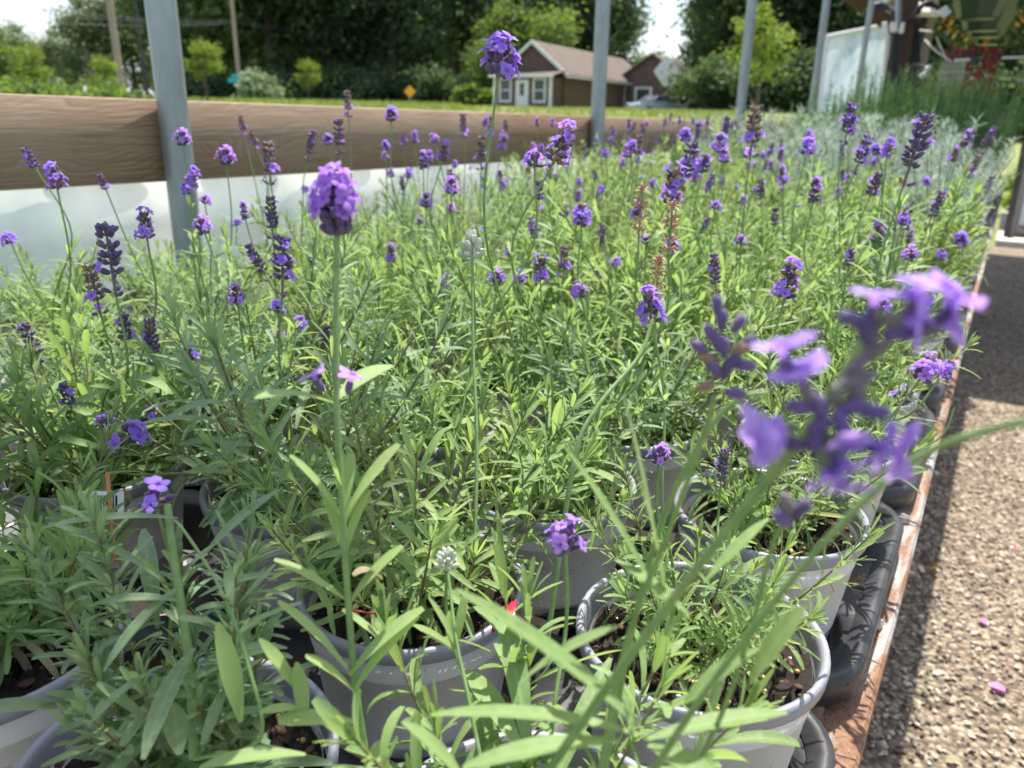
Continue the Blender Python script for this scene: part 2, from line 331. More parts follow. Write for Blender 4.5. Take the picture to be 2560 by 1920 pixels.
# vectorised leaves
PROF_LAV = np.array([.26, .50, .76, .94, 1.0, .92, .45]); 
PROF_BRD = np.array([.20, .52, .86, 1.0, .96, .74, .22])
def leaves(mb, B, Dr, N, L, Wd, curl, mi=0, rnd=None, prof=PROF_LAV, fold=.22, rows=7):
    """B base, Dr direction, N upper normal (n,3); L, Wd, curl (n,)"""
    B = np.atleast_2d(B); n = len(B); Dr = nrm(np.atleast_2d(Dr)); N = np.atleast_2d(N)
    N = nrm(N - Dr*np.sum(N*Dr, 1, keepdims=True)); S = np.cross(Dr, N)
    L = np.broadcast_to(L, (n,)); Wd = np.broadcast_to(Wd, (n,)); curl = np.broadcast_to(curl, (n,))
    t = np.linspace(0, 1, rows); pf = np.interp(t, np.linspace(0, 1, len(prof)), prof)
    th = curl[:, None]*t[None]                                   # bend angle along the leaf
    dt = 1/(rows-1)
    cx = np.concatenate([np.zeros((n, 1)), np.cumsum(np.cos((th[:, 1:]+th[:, :-1])/2), 1)*dt], 1)
    cz = np.concatenate([np.zeros((n, 1)), np.cumsum(np.sin((th[:, 1:]+th[:, :-1])/2), 1)*dt], 1)
    C = B[:, None] + Dr[:, None]*(cx*L[:, None])[..., None] - N[:, None]*(cz*L[:, None])[..., None]
    Nn = N[:, None]*np.cos(th)[..., None] + Dr[:, None]*np.sin(th)[..., None]
    w = (Wd[:, None]*pf[None])[..., None]*.5
    Lf = C - S[:, None]*w + Nn*w*fold*1.6; Rt = C + S[:, None]*w + Nn*w*fold*1.6
    V = np.stack([Lf, C, Rt], 2).reshape(-1, 3)                    # n, rows, 3
    base = (np.arange(n)*rows*3)[:, None, None]; i = (np.arange(rows-1)*3)[None, :, None]
    q1 = np.concatenate([base+i+0, base+i+1, base+i+4, base+i+3], 2).reshape(-1, 4)
    q2 = np.concatenate([base+i+1, base+i+2, base+i+5, base+i+4], 2).reshape(-1, 4)
    if rnd is None: rnd = np.random.rand(n)
    R = np.repeat(np.broadcast_to(rnd, (n,)), rows*3)
    mb.add(V, np.concatenate([q1, q2]), mi, R, np.tile([1, 0, 1.], n*rows))
def needles(mb, B, Dr, L, Wd, mi=0, rnd=None, droop=.15, rng=np.random):
    n = len(B); Dr = nrm(Dr); S = nrm(np.cross(Dr, rng.normal(size=(n, 3)))); L = np.broadcast_to(L, (n,))[:, None]; Wd = np.broadcast_to(Wd, (n,))[:, None]
    m = B + Dr*L*.5; e = B + Dr*L; e[:, 2] -= (L*droop)[:, 0]*.6
    V = np.stack([B-S*Wd*.35, B+S*Wd*.35, m-S*Wd*.5, m+S*Wd*.5, e], 1).reshape(-1, 3); b = (np.arange(n)*5)[:, None]
    if rnd is None: rnd = rng.rand(n)
    R = np.repeat(rnd, 5)
    mb.add(V, b+np.array([[0, 1, 3, 2]]), mi, R)
    mb.V[-1] = V; mb.add(np.stack([m-S*Wd*.5, m+S*Wd*.5, e], 1).reshape(-1, 3), (np.arange(n)*3)[:, None]+np.array([[0, 1, 2]]), mi, np.repeat(rnd, 3))
def quads(mb, C, size, mi=0, rnd=None, rng=np.random, flat=0.0):
    n = len(C); A = rng.normal(size=(n, 3)); A[:, 2] *= (1-flat); A = nrm(A); Bv = nrm(np.cross(A, rng.normal(size=(n, 3)))); s = np.broadcast_to(size, (n,))[:, None]
    V = np.stack([C-A*s*.55, C-Bv*s*.32+A*s*.05, C+A*s*.55, C+Bv*s*.32+A*s*.05], 1).reshape(-1, 3)
    if rnd is None: rnd = rng.rand(n)
    mb.add(V, (np.arange(n)*4)[:, None]+np.array([[0, 1, 2, 3]]), mi, np.repeat(rnd, 4))

def empty(name, loc=(0, 0, 0), rz=0):
    o = bpy.data.objects.new(name, None); COL.objects.link(o); o.location = loc; o.rotation_euler = (0, 0, rz); o.empty_display_size = .05; return o
def tag(o, label=None, cat=None, group=None, kind=None):
    if label: o['label'] = label
    if cat: o['category'] = cat
    if group: o['group'] = group
    if kind: o['kind'] = kind
    return o
def inst(name, me, parent, loc=(0, 0, 0), rz=0, sc=1):
    o = bpy.data.objects.new(name, me); COL.objects.link(o); o.parent = parent; o.location = loc; o.rotation_euler = (0, 0, rz)
    if sc != 1: o.scale = (sc,)*3 if not isinstance(sc, tuple) else sc
    return o

# ------------------------------------------------------------------ ground
xs = np.unique(np.concatenate([np.linspace(-400, -40, 25), np.linspace(-40, 40, 61), np.linspace(40, 400, 25)]))
ys = np.unique(np.concatenate([np.linspace(-40, 0, 9), np.linspace(0, 90, 76), np.linspace(90, 600, 30)]))
X, Y = np.meshgrid(xs, ys); Z = ground_z(X, Y) + .05*np.sin(X*.31)*np.cos(Y*.23)*sstep((X*FWH[0]+Y*FWH[1]-8)/10)
nx, ny = len(xs), len(ys); idx = np.arange(nx*ny).reshape(ny, nx)
mb = MB(); mb.add(np.stack([X, Y, Z-.004], 2).reshape(-1, 3), np.stack([idx[:-1, :-1], idx[:-1, 1:], idx[1:, 1:], idx[1:, :-1]], 2).reshape(-1, 4))
tag(mb.build('ground', 'meadow'), 'yellow green meadow rising gently towards the house and the trees', kind='structure')
mb = MB(); mb.add([(-2.4, -2.5, 0), (3.6, -2.5, 0), (3.6, 9.75, 0), (-2.4, 9.75, 0)], [(0, 1, 2, 3)])
tag(mb.build('gravel_path', 'gravelbed'), 'tan crushed gravel aisle beside the plant bench', kind='structure')
# loose stones
rg = np.random.RandomState(5)
ico = bpy.data.meshes.new('t'); import bmesh
bm = bmesh.new(); bmesh.ops.create_icosphere(bm, subdivisions=1, radius=1); bm.to_mesh(ico); bm.free()
IV = np.array([v.co[:] for v in ico.vertices]); IF = np.array([p.vertices[:] for p in ico.polygons]); bpy.data.meshes.remove(ico)
def stones(mb, P, S, mi=0):
    n = len(P); V = IV[None]*(1+.28*rg.normal(size=(n, len(IV), 1)))*np.stack([S*(.8+.7*rg.rand(n)), S*(.6+.4*rg.rand(n)), S*(.35+.3*rg.rand(n))], 1)[:, None]
    a = rg.rand(n)*2*pi; b = rg.normal(size=n)*.45; ca, sa, cb, sb = np.cos(a), np.sin(a), np.cos(b), np.sin(b)
    x = V[..., 0]*cb[:, None]-V[..., 2]*sb[:, None]; z = V[..., 0]*sb[:, None]+V[..., 2]*cb[:, None]; y = V[..., 1]
    V = np.stack([x*ca[:, None]-y*sa[:, None], x*sa[:, None]+y*ca[:, None], z], 2)+P[:, None]
    mb.add(V.reshape(-1, 3), ((np.arange(n)*len(IV))[:, None, None]+IF[None]).reshape(-1, 3), mi, np.repeat(rg.rand(n), len(IV)))
n = 22000; gy = .35+3.6*rg.rand(n)**1.25; gx = -.22+1.75*rg.rand(n)
mb = MB(); stones(mb, np.stack([gx, gy, .003+.004*rg.rand(n)], 1), .0034+.0048*rg.rand(n)**1.7)
tag(mb.build('gravel', 'stone', smooth=False), 'loose crushed tan and grey gravel on the aisle', kind='stuff')
def petal(name, x, y, mat, label, cat, s=.03, grp=None):
    d = ray(x*K, y*K); p = CAM + d*((-CAMZ+.012)/d[2]); mb = MB(); r = random.Random(x)
    leaves(mb, [[-s/2, 0, 0]], [[1, 0, .15]], [[0, 0, 1]], s, s*.8, .5, prof=np.array([.3, .8, 1, .9, .4]))
    o = mb.build(name, mat); o.location = p; o.rotation_euler = (0, 0, r.random()*6); tag(o, label, cat, grp)
petal('fallen_petal', 2155, 1485, 'pinkpetal', 'bright magenta petal on the gravel, lower one beside the rail end', 'petal', .032, 'petals fallen on the gravel')
petal('fallen_petal', 2125, 1342, 'pinkpetal', 'pale pink petal on the gravel above the magenta one', 'petal', .022, 'petals fallen on the gravel')
petal('fallen_petal', 2190, 1184, 'redtag', 'small red petal on the gravel at the right edge', 'petal', .018, 'petals fallen on the gravel')
petal('fallen_leaf', 2018, 1228, 'yellow', 'small yellow leaf lying on the gravel beside the rusty rail', 'leaf', .02, 'leaves fallen on the gravel')
petal('fallen_leaf', 1970, 1245, 'dry_leaf', 'brown dry leaf on gravel close to the rusty rail', 'leaf', .03, 'leaves fallen on the gravel')
petal('fallen_leaf', 2060, 1640, 'dry_leaf', 'brown dry leaf on gravel at the bottom of the aisle', 'leaf', .026, 'leaves fallen on the gravel')
petal('fallen_leaf', 2005, 1215, 'redleaf', 'dark red leaf on the shaded gravel beside the rail', 'leaf', .022, 'leaves fallen on the gravel')

# ------------------------------------------------------------------ bench
BZ = .740
bench = empty('plant_bench', (0, 0, 0)); tag(bench, 'long metal plant bench with rusty angle iron edge carrying all the pots', 'bench')
def angle_rail(name, x0, x1, zt, drop, y0, y1, out):
    mb = MB(); th = .004
    xo = x1 if out > 0 else x0
    prof = [(x0, zt), (x1-.003, zt), (x1, zt-.003), (x1, zt-drop), (x1-th, zt-drop), (x1-th, zt-th-.002), (x0, zt-th)] if out > 0 else [(x1, zt), (x0+.003, zt), (x0, zt-.003), (x0, zt-drop), (x0+th, zt-drop), (x0+th, zt-th-.002), (x1, zt-th)]
    ysr = np.linspace(y0, y1, 60); V = np.array([[px+.0008*sin(yy*9), yy, pz+.0008*sin(yy*7)] for yy in ysr for px, pz in prof]); m = len(prof)
    fs = [(i*m+k, i*m+(k+1) % m, (i+1)*m+(k+1) % m, (i+1)*m+k) for i in range(59) for k in range(m)]
    mb.add(V, fs); mb.add(V[:m], [tuple(range(m))]); mb.add(V[-m:], [tuple(range(m))]); return mb.build(name, 'rust', bench, smooth=False)
rail = angle_rail('rail', -.043, -.010, BZ+.030, .030, -.6, 6.75, 1)
angle_rail('back_rail', -1.44, -1.40, BZ+.030, .045, -.6, 6.75, -1)
for yb in [.33, .47, .704, .94, 1.17, 1.41, 1.65, 1.88, 2.12, 2.35, 2.6, 2.9, 3.3, 3.7, 4.1, 4.5, 4.9, 5.3, 5.7, 6.1]:
    mb = MB(); lathe(mb, [(0, .0075), (.0072, .0075), (.0085, .006), (.0085, 0)], 6); o = mb.build('bolt', 'bolt', rail, smooth=False); o.location = (-.028+.006*sin(yb*40), yb, BZ+.030); o.rotation_euler = (0, 0, yb*5)
mb = MB()
for y in np.arange(-.5, 6.75, .06): tube(mb, [(-1.40, y, BZ-.006), (-.046, y, BZ-.006)], .0022, 5)
for x in np.arange(-1.38, -.05, .06): tube(mb, [(x, -.55, BZ-.010), (x, 6.7, BZ-.010)], .0022, 5)
mb.build('wire_mesh', 'bolt', bench)
for yl in (0, 1.2, 2.4, 3.6, 4.8, 6.2):
    mb = MB(); tube(mb, [(-1.40, yl, BZ-.03), (-.03, yl, BZ-.03)], .014, 8); mb.build('cross_bar', 'rust', bench)
    for x in (-1.32, -.12):
        mb = MB(); tube(mb, [(x, yl, BZ-.03), (x, yl, .0)], .018, 8); mb.build('leg', 'rust', bench)

# ------------------------------------------------------------------ pot
def pot_meshes():
    mb = MB()
    # outer body with a step and a seam line, open top
    prof = [(0, .002), (.056, .002), (.060, 0), (.0615, .004), (.0655, .060), (.0668, .0605), (.0672, .064), (.0745, .1225), (.0752, .1228), (.0755, .1245), (.0775, .1405)]
    lathe(mb, prof, 56); lathe(mb, [(.0735, .139), (.070, .10), (.068, .08)], 56)
    body = mb.mesh('pot', ['pot'])
    mb = MB(); lathe(mb, [(.0775, .1435), (.0800, .1425), (.0817, .1440), (.0825, .1510), (.0818, .1542), (.0798, .1550), (.0775, .1540), (.0762, .1500), (.0752, .138)], 56)
    return body, mb.mesh('pot_rim', ['rim'])
POT, RIM = pot_meshes()
SOILZ = .134
def soil_mesh(seed):
    r = np.random.RandomState(seed); mb = MB(); nr, na = 18, 44; V = [(0, 0, 0)]
    for i in range(1, nr+1):
        for k in range(na):
            a = k*2*pi/na; rad = .0750*i/nr; V.append((rad*cos(a), rad*sin(a), 0))
    V = np.array(V, float); V[:, 2] = .004*r.normal(size=len(V))*(np.hypot(V[:, 0], V[:, 1]) < .073) + .004*np.cos(V[:, 0]*60+seed)*np.sin(V[:, 1]*70)
    V[1-na-1:, 2] += 0
    tri = [(0, 1+k, 1+(k+1) % na) for k in range(na)]
    q = [(1+(i-1)*na+k, 1+i*na+k, 1+i*na+(k+1) % na, 1+(i-1)*na+(k+1) % na) for i in range(1, nr) for k in range(na)]
    mb.add(V, q); mb.add(V[:1+na], tri)
    m = 34; a = r.rand(m)*2*pi; rad = .072*np.sqrt(r.rand(m)); P = np.stack([rad*np.cos(a), rad*np.sin(a), .003+.002*r.rand(m)], 1)
    def st(P, S, mi, fl=.7):
        n = len(P); V = IV[None]*(1+.25*r.normal(size=(n, len(IV), 1)))*S[:, None, None]*np.array([1, .8, fl]); aa = r.rand(n)*6.28
        V = np.stack([V[..., 0]*np.cos(aa)[:, None]-V[..., 1]*np.sin(aa)[:, None], V[..., 0]*np.sin(aa)[:, None]+V[..., 1]*np.cos(aa)[:, None], V[..., 2]], 2)+P[:, None]
        mb.add(V.reshape(-1, 3), ((np.arange(n)*len(IV))[:, None, None]+IF[None]).reshape(-1, 3), mi, np.repeat(r.rand(n), len(IV)))
    st(P, .0007+.0011*r.rand(m), 1)
    m = 70; a = r.rand(m)*2*pi; rad = .072*np.sqrt(r.rand(m)); P = np.stack([rad*np.cos(a), rad*np.sin(a), .002+.003*r.rand(m)], 1); st(P, .002+.004*r.rand(m)**2, 2, .4)
    return mb.mesh('soil', ['soil', 'perlite', 'bark'])
def beads_mesh(seed, m=46):
    r = np.random.RandomState(seed); mb = MB(); c = r.uniform(-.045, .045, (4, 2))
    for i in range(m):
        q = c[i % 4]+r.normal(size=2)*.014; 
        if np.hypot(*q) > .069: q = q*.6
        V = IV*(.0017+.0007*r.rand())+np.array([q[0], q[1], .0045]); mb.add(V, IF, 0, r.rand())
    return mb.mesh('fertiliser_beads', ['bead'])
SOILS = [soil_mesh(s) for s in range(4)]; BEADS = [beads_mesh(s+20) for s in range(4)]

# ------------------------------------------------------------------ plants
def curve(p0, p1, n=8, bow=(0, 0, 0)):
    t = np.linspace(0, 1, n)[:, None]; p0 = np.array(p0, float); p1 = np.array(p1, float)
    return p0*(1-t)+p1*t+np.array(bow)*4*t*(1-t)
def shoot(mb, wb, r, base, top, bow, Lf, Wf, step, tuft, rows, mi_base=0, broad=0):
    P = curve(base, top, 14, bow); seg = np.linalg.norm(np.diff(P, axis=0), axis=1); Ls = np.concatenate([[0], np.cumsum(seg)]); T = nrm(np.gradient(P, axis=0))
    tot = Ls[-1]; rad = np.interp(Ls, [0, tot], [.0016, .0007]); tube(wb, P, rad, 6, 0, r.rand(), cap=False)
    B = []; D = []; N = []; LL = []; WW = []; CU = []
    s = tot*.10; k = 0; phase = r.rand()*pi
    while s < tot-.001:
        f = s/tot; p = np.array([np.interp(s, Ls, P[:, j]) for j in range(3)]); t_ = nrm(np.array([np.interp(s, Ls, T[:, j]) for j in range(3)]))
        ref = np.array([1., 0, 0]) if abs(t_[0]) < .8 else np.array([0, 1., 0]); X1 = nrm(np.cross(t_, ref)); Y1 = np.cross(t_, X1)
        for h in range(2):
            a = phase+k*pi/2+h*pi+r.normal()*.25; o = X1*cos(a)+Y1*sin(a); el = np.interp(f, [0, .7, 1], [.35, .75, 1.15])+r.normal()*.15
            d = o*cos(el)+t_*sin(el); B.append(p); D.append(d); N.append(t_*cos(el)-o*sin(el)); l = Lf*(.6+.7*r.rand())*np.interp(f, [0, .35, .8, 1], [.6, 1, .9, .45])
            LL.append(l); WW.append(Wf*(.75+.5*r.rand())*min(1, l/Lf+.3)); CU.append(.55+r.normal()*.35)
            if tuft and f < .92:
                for q in range(tuft):
                    a2 = a+r.normal()*.5; o2 = X1*cos(a2)+Y1*sin(a2); el2 = .5+.7*r.rand(); d2 = o2*cos(el2)+t_*sin(el2)
                    B.append(p+o*.001); D.append(d2); N.append(t_*cos(el2)-o2*sin(el2)); LL.append(Lf*(.18+.38*r.rand())); WW.append(Wf*.5); CU.append(.3+r.normal()*.4)
        k += 1; s += step*(.7+.6*r.rand())*np.interp(f, [0, .8, 1], [1, .8, .45])
    for q in range(6):                                           # tip rosette
        a2 = r.rand()*6.28; t_ = T[-1]; X1 = nrm(np.cross(t_, [1., .2, 0])); Y1 = np.cross(t_, X1); o2 = X1*cos(a2)+Y1*sin(a2); el2 = 1.0+.35*r.rand()
        B.append(P[-1]); D.append(o2*cos(el2)+t_*sin(el2)); N.append(t_*cos(el2)-o2*sin(el2)); LL.append(Lf*(.3+.35*r.rand())); WW.append(Wf*.6); CU.append(-.1+r.normal()*.2)
    n = len(B); base_r = .25+.35*r.rand()
    leaves(mb, np.array(B), np.array(D), np.array(N), np.array(LL), np.array(WW), np.array(CU), mi_base, np.clip(base_r+r.normal(size=n)*.22, 0, 1), PROF_BRD if broad else PROF_LAV, rows=rows)
def lavender(seed, ns=16, hmin=.07, hmax=.17, Lf=.036, Wf=.0048, spread=.055, tuft=2, step=.016, rows=7, mat='leaf', big=6, lean=.55):
    """foliage mesh + stems mesh, origin at soil centre"""
    r = np.random.RandomState(seed); mb = MB(); wb = MB()
    for i in range(ns):
        a = i*2.4+r.normal()*.3; rad = spread*sqrt((i+.5)/ns)*.8; h = hmin+(hmax-hmin)*r.rand(); ln = lean*(.3+.9*rad/spread)*h
        b = np.array([cos(a)*rad*.35, sin(a)*rad*.35, -.004]); tp = np.array([cos(a)*(rad+ln), sin(a)*(rad+ln), h])
        shoot(mb, wb, r, b, tp, np.array([cos(a), sin(a), -.3])*.012*(r.rand()-.1), Lf, Wf, step, tuft, rows)
    # a few long broad leaves
    for i in range(big):
        a = r.rand()*6.28; el = .2+.9*r.rand(); o = np.array([cos(a), sin(a), 0]); z = np.array([0, 0, 1.]); p = o*(.01+.03*r.rand())+z*(.01+.08*r.rand())
        leaves(mb, [p], [o*cos(el)+z*sin(el)], [z*cos(el)-o*sin(el)], Lf*(1.5+.6*r.rand()), Wf*(1.7+.7*r.rand()), .7+r.normal()*.3, 0, r.rand()*.6+.2, PROF_BRD, rows=9)
    return mb.mesh('foliage', [mat]), wb.mesh('stems', ['wood_stem'])
def silver_plant(seed, ns=30, h=.27):
    r = np.random.RandomState(seed); mb = MB(); wb = MB()
    for i in range(ns):
        a = i*2.4; rad = .05*sqrt((i+.5)/ns); hh = h*(.55+.55*r.rand()); ln = hh*(.12+.35*r.rand()); P = curve((cos(a)*rad*.4, sin(a)*rad*.4, -.004), (cos(a)*(rad+ln), sin(a)*(rad+ln), hh), 10, (0, 0, .01))
        tube(wb, P, np.linspace(.0017, .0008, 10), 5, 0, .5, False); n = 46; f = .12+.88*r.rand(n); Bp = np.stack([np.interp(f, np.linspace(0, 1, 10), P[:, j]) for j in range(3)], 1)
        aa = r.rand(n)*6.28; el = .5+.9*f*r.rand(n); D = np.stack([np.cos(aa)*np.cos(el), np.sin(aa)*np.cos(el), np.sin(el)], 1); needles(mb, Bp, D, .022+.022*r.rand(n), .0026, 0, np.clip(.3+.5*r.rand()+r.normal(size=n)*.2, 0, 1), rng=r)
    return mb.mesh('foliage', ['silver']), wb.mesh('stems', ['wood_stem'])
def rosemary_plant(seed, ns=46, h=.60):
    r = np.random.RandomState(seed); mb = MB(); wb = MB()
    for i in range(ns):
        a = i*2.4; rad = .06*sqrt((i+.5)/ns); hh = h*(.55+.5*r.rand()); ln = hh*(.03+.22*r.rand()); P = curve((cos(a)*rad*.4, sin(a)*rad*.4, -.004), (cos(a)*(rad+ln), sin(a)*(rad+ln), hh), 10, (cos(a)*.02, sin(a)*.02, 0))
        tube(wb, P, np.linspace(.002, .0009, 10), 5, 0, .5, False); n = 110; f = .08+.92*r.rand(n); Bp = np.stack([np.interp(f, np.linspace(0, 1, 10), P[:, j]) for j in range(3)], 1)
        aa = r.rand(n)*6.28; el = .5+.8*r.rand(n); D = np.stack([np.cos(aa)*np.cos(el), np.sin(aa)*np.cos(el), np.sin(el)], 1); needles(mb, Bp, D, .014+.012*r.rand(n), .0026, 0, np.clip(.25+.5*r.rand()+r.normal(size=n)*.2+.25*(f-.5), 0, 1), rng=r)
    return mb.mesh('foliage', ['rosemary']), wb.mesh('stems', ['stem'])

# ------------------------------------------------------------------ flower heads (axis +Z, origin at the lowest calyx)
def calyx(mb, p, d, L, R, mi, rnd, r):
    d = nrm(np.array(d)); ref = np.array([0, 0, 1.]) if abs(d[2]) < .9 else np.array([1., 0, 0]); X1 = nrm(np.cross(d, ref)); Y1 = np.cross(d, X1); s = 7
    a = np.arange(s)*2*pi/s+r.rand(); V = []
    for t_, q in ((0, .35), (.15, .75), (.45, 1), (.75, .92), (.93, .62), (1.0, .25)): V.append(p+d*L*t_+R*q*(np.cos(a)[:, None]*X1+np.sin(a)[:, None]*Y1))
    fs = [(i*s+k, i*s+(k+1) % s, (i+1)*s+(k+1) % s, (i+1)*s+k) for i in range(5) for k in range(s)]
    mb.add(np.concatenate(V), fs, mi, rnd); mb.add(V[-1], [tuple(range(s))], mi, rnd)
    return p+d*L, X1, Y1, d
def corolla(mb, tip, d, up, S, mi, r, rnd, wide=1.0):
    """small two lipped flower: two upright upper lobes, three lower ones"""
    up = nrm(up-d*(up@d)); sd_ = np.cross(d, up); a = np.arange(6)*2*pi/6; V = []
    for t_, q in ((-.0005, .0007), (.0012, .0009), (.0024, .0014)): V.append(tip+d*t_*S/.004+q*S/.004*(np.cos(a)[:, None]*up+np.sin(a)[:, None]*sd_))
    mb.add(np.concatenate(V), [(i*6+k, i*6+(k+1) % 6, (i+1)*6+(k+1) % 6, (i+1)*6+k) for i in range(2) for k in range(6)], mi, rnd*.6)
    c = tip+d*.0022*S/.004; B = []; D = []; N = []; L = []; Wd = []
    for ang, l, w in ((-.42, 1.15, 1.05), (.42, 1.15, 1.05), (1.75, .8, .8), (pi, .95, .95), (-1.75, .8, .8)):
        ang += r.normal()*.12; o = up*cos(ang)+sd_*sin(ang); B.append(c+o*.0008*S/.004); D.append(o*.88+d*.5); N.append(d-o*.4); L.append(l*S*(.85+.3*r.rand())); Wd.append(w*S*.95*wide)
    leaves(mb, np.array(B), np.array(D), np.array(N), np.array(L), np.array(Wd), np.full(5, 1.0)+r.normal(size=5)*.3, mi, np.clip(rnd+r.normal(size=5)*.2, 0, 1), np.array([.5, .9, 1, .85, .35]), fold=-.25, rows=5)
def flower_head(seed, kind='bloom', whorls=6, gap=.0052, per=7, openp=.35, low=False, S=.0042, R=.009, mats=None):
    """kind: bloom, bud, spent, tan"""
    r = np.random.RandomState(seed); mb = MB(); z = 0
    mats = mats or ['calyx', 'corolla', 'calyx_green', 'dry']
    zz = []
    if low: zz = [(0, 3)]; z = .013
    for i in range(whorls): zz.append((z+i*gap*(.9+.2*r.rand()), per))
    top = zz[-1][0]; tube(mb, [(0, 0, -.002), (0, 0, top*.5), (0, 0, top)], [.0011, .001, .0008], 6, 2, .3)
    for wi, (zc, nn) in enumerate(zz):
        f = (zc-zz[1 if low and len(zz) > 1 else 0][0])/max(1e-6, top); f = max(0, f); rad = R*np.interp(f, [0, .3, .8, 1], [.9, 1, .8, .45]); ph = r.rand()*6
        for k in range(nn):
            a = ph+k*2*pi/nn+r.normal()*.15; o = np.array([cos(a), sin(a), 0]); el = np.interp(f, [0, 1], [.55, 1.05])+r.normal()*.16; d = o*cos(el)+np.array([0, 0, sin(el)])
            L = .0058*(.85+.3*r.rand()); p = o*rad*.28+np.array([0, 0, zc+r.normal()*.0008])
            if kind in ('bloom', 'bud'): mi = 0 if r.rand() < .9 else 3
            elif kind == 'spent': mi = 3 if r.rand() < .55 else 0
            elif kind == 'tan': mi = 3
            else: mi = 2
            tip, _, _, dd = calyx(mb, p, d, L, .00150 if kind != 'tan' else .0012, mi, r.rand(), r)
            if kind == 'tan':
                leaves(mb, np.tile(p, (2, 1)), np.array([o*.8+[0, 0, .3], o*.5-[0, 0, .2]]), np.array([[0, 0, 1.], [0, 0, 1.]]), .006, .004, .4, 3, r.rand(2), rows=4)
            if r.rand() < openp and kind != 'tan': corolla(mb, tip, dd, np.array([0, 0, 1.]), S*(.8+.45*r.rand()), 1, r, .2+.7*r.rand())
            elif kind == 'spent' and r.rand() < .6:       # shrivelled corolla
                leaves(mb, [tip], [dd+r.normal(size=3)*.5], [o], .003, .0016, 1.5, 3, r.rand(), rows=4)
        leaves(mb, np.array([[cos(b), sin(b), 0] for b in (ph, ph+pi)])*.001+[0, 0, zc], np.array([[cos(b), sin(b), .3] for b in (ph, ph+pi)]), np.array([[0, 0, 1.]]*2), .0055, .0035, .2, 3 if kind != 'white' else 2, .6, rows=4)
    for q in range(4):                                           # top cluster
        a = r.rand()*6.28; d = np.array([.25*cos(a), .25*sin(a), 1]); calyx(mb, np.array([0, 0, top]), d, .0052, .0013, 3 if kind in ('spent', 'tan') and r.rand() < .6 else 0, r.rand(), r)
    return mb.mesh('flower_head', mats)
MP = ['calyx', 'corolla_pink', 'calyx_green', 'dry']
def hero_head():
    r = np.random.RandomState(31); mb = MB(); tube(mb, [(0, 0, -.002), (0, 0, .02)], [.0013, .001], 6, 2, .3)
    for (z, n, el, Rr, op) in ((0, 8, .75, .004, 0), (.004, 8, .6, .0045, .1), (.0085, 8, .5, .0045, .45), (.013, 8, .55, .004, .95), (.0175, 7, .8, .003, .9), (.021, 4, 1.2, .001, .6)):
        ph = r.rand()*6
        for k in range(n):
            a = ph+k*2*pi/n+r.normal()*.12; o = np.array([cos(a), sin(a), 0]); e = el+r.normal()*.1; d = o*cos(e)+np.array([0, 0, sin(e)]); tip, _, _, dd = calyx(mb, o*Rr*.6+np.array([0, 0, z]), d, .0068, .0019, 0, r.rand()*(.4 if z < .005 else 1), r)
            if r.rand() < op: corolla(mb, tip, dd, np.array([0, 0, 1.]), .0043*(.8+.4*r.rand()), 1, r, .1+.6*r.rand())
    leaves(mb, np.array([[.001, 0, 0], [-.001, 0, 0]]), np.array([[1, 0, .6], [-1, .2, .6]]), np.array([[0, 0, 1.]]*2), .008, .004, .1, 2, .3, rows=5)
    return mb.mesh('flower_head', MP)
HEADS = {
 'bloom': [flower_head(1, 'bloom', 4, openp=.38), flower_head(2, 'bloom', 5, openp=.32, mats=MP), flower_head(3, 'bloom', 6, openp=.25, low=True), flower_head(4, 'bloom', 3, openp=.5, mats=MP)],
 'ball': [flower_head(5, 'bloom', 3, openp=.6, gap=.0045), flower_head(6, 'bloom', 3, openp=.5, gap=.0045, mats=MP)],
 'bud': [flower_head(7, 'bud', 6, openp=.04, low=True), flower_head(8, 'bud', 5, openp=.08), flower_head(9, 'bud', 7, openp=.1, low=True)],
 'spent': [flower_head(10, 'spent', 5, openp=.12), flower_head(11, 'spent', 6, openp=.1, low=True), flower_head(12, 'spent', 4, openp=.3)],
 'tan': [flower_head(13, 'tan', 6, gap=.009, per=5, mats=['calyx', 'corolla', 'stem', 'tan']), flower_head(14, 'tan', 5, gap=.010, per=5, mats=['calyx', 'corolla', 'stem', 'tan'])],
 'few': [flower_head(15, 'bud', 2, per=4, openp=.1, gap=.004), flower_head(16, 'bud', 2, per=5, openp=.35, gap=.004)],
 'white': [flower_head(17, 'white', 3, per=5, openp=0, gap=.003, mats=['white_bud', 'corolla', 'white_bud', 'white_bud'])],
 'hero': [hero_head()],
 'bigbloom': [flower_head(32, 'bloom', 5, gap=.0085, per=7, openp=.7, mats=MP, S=.0072, R=.017)],
}
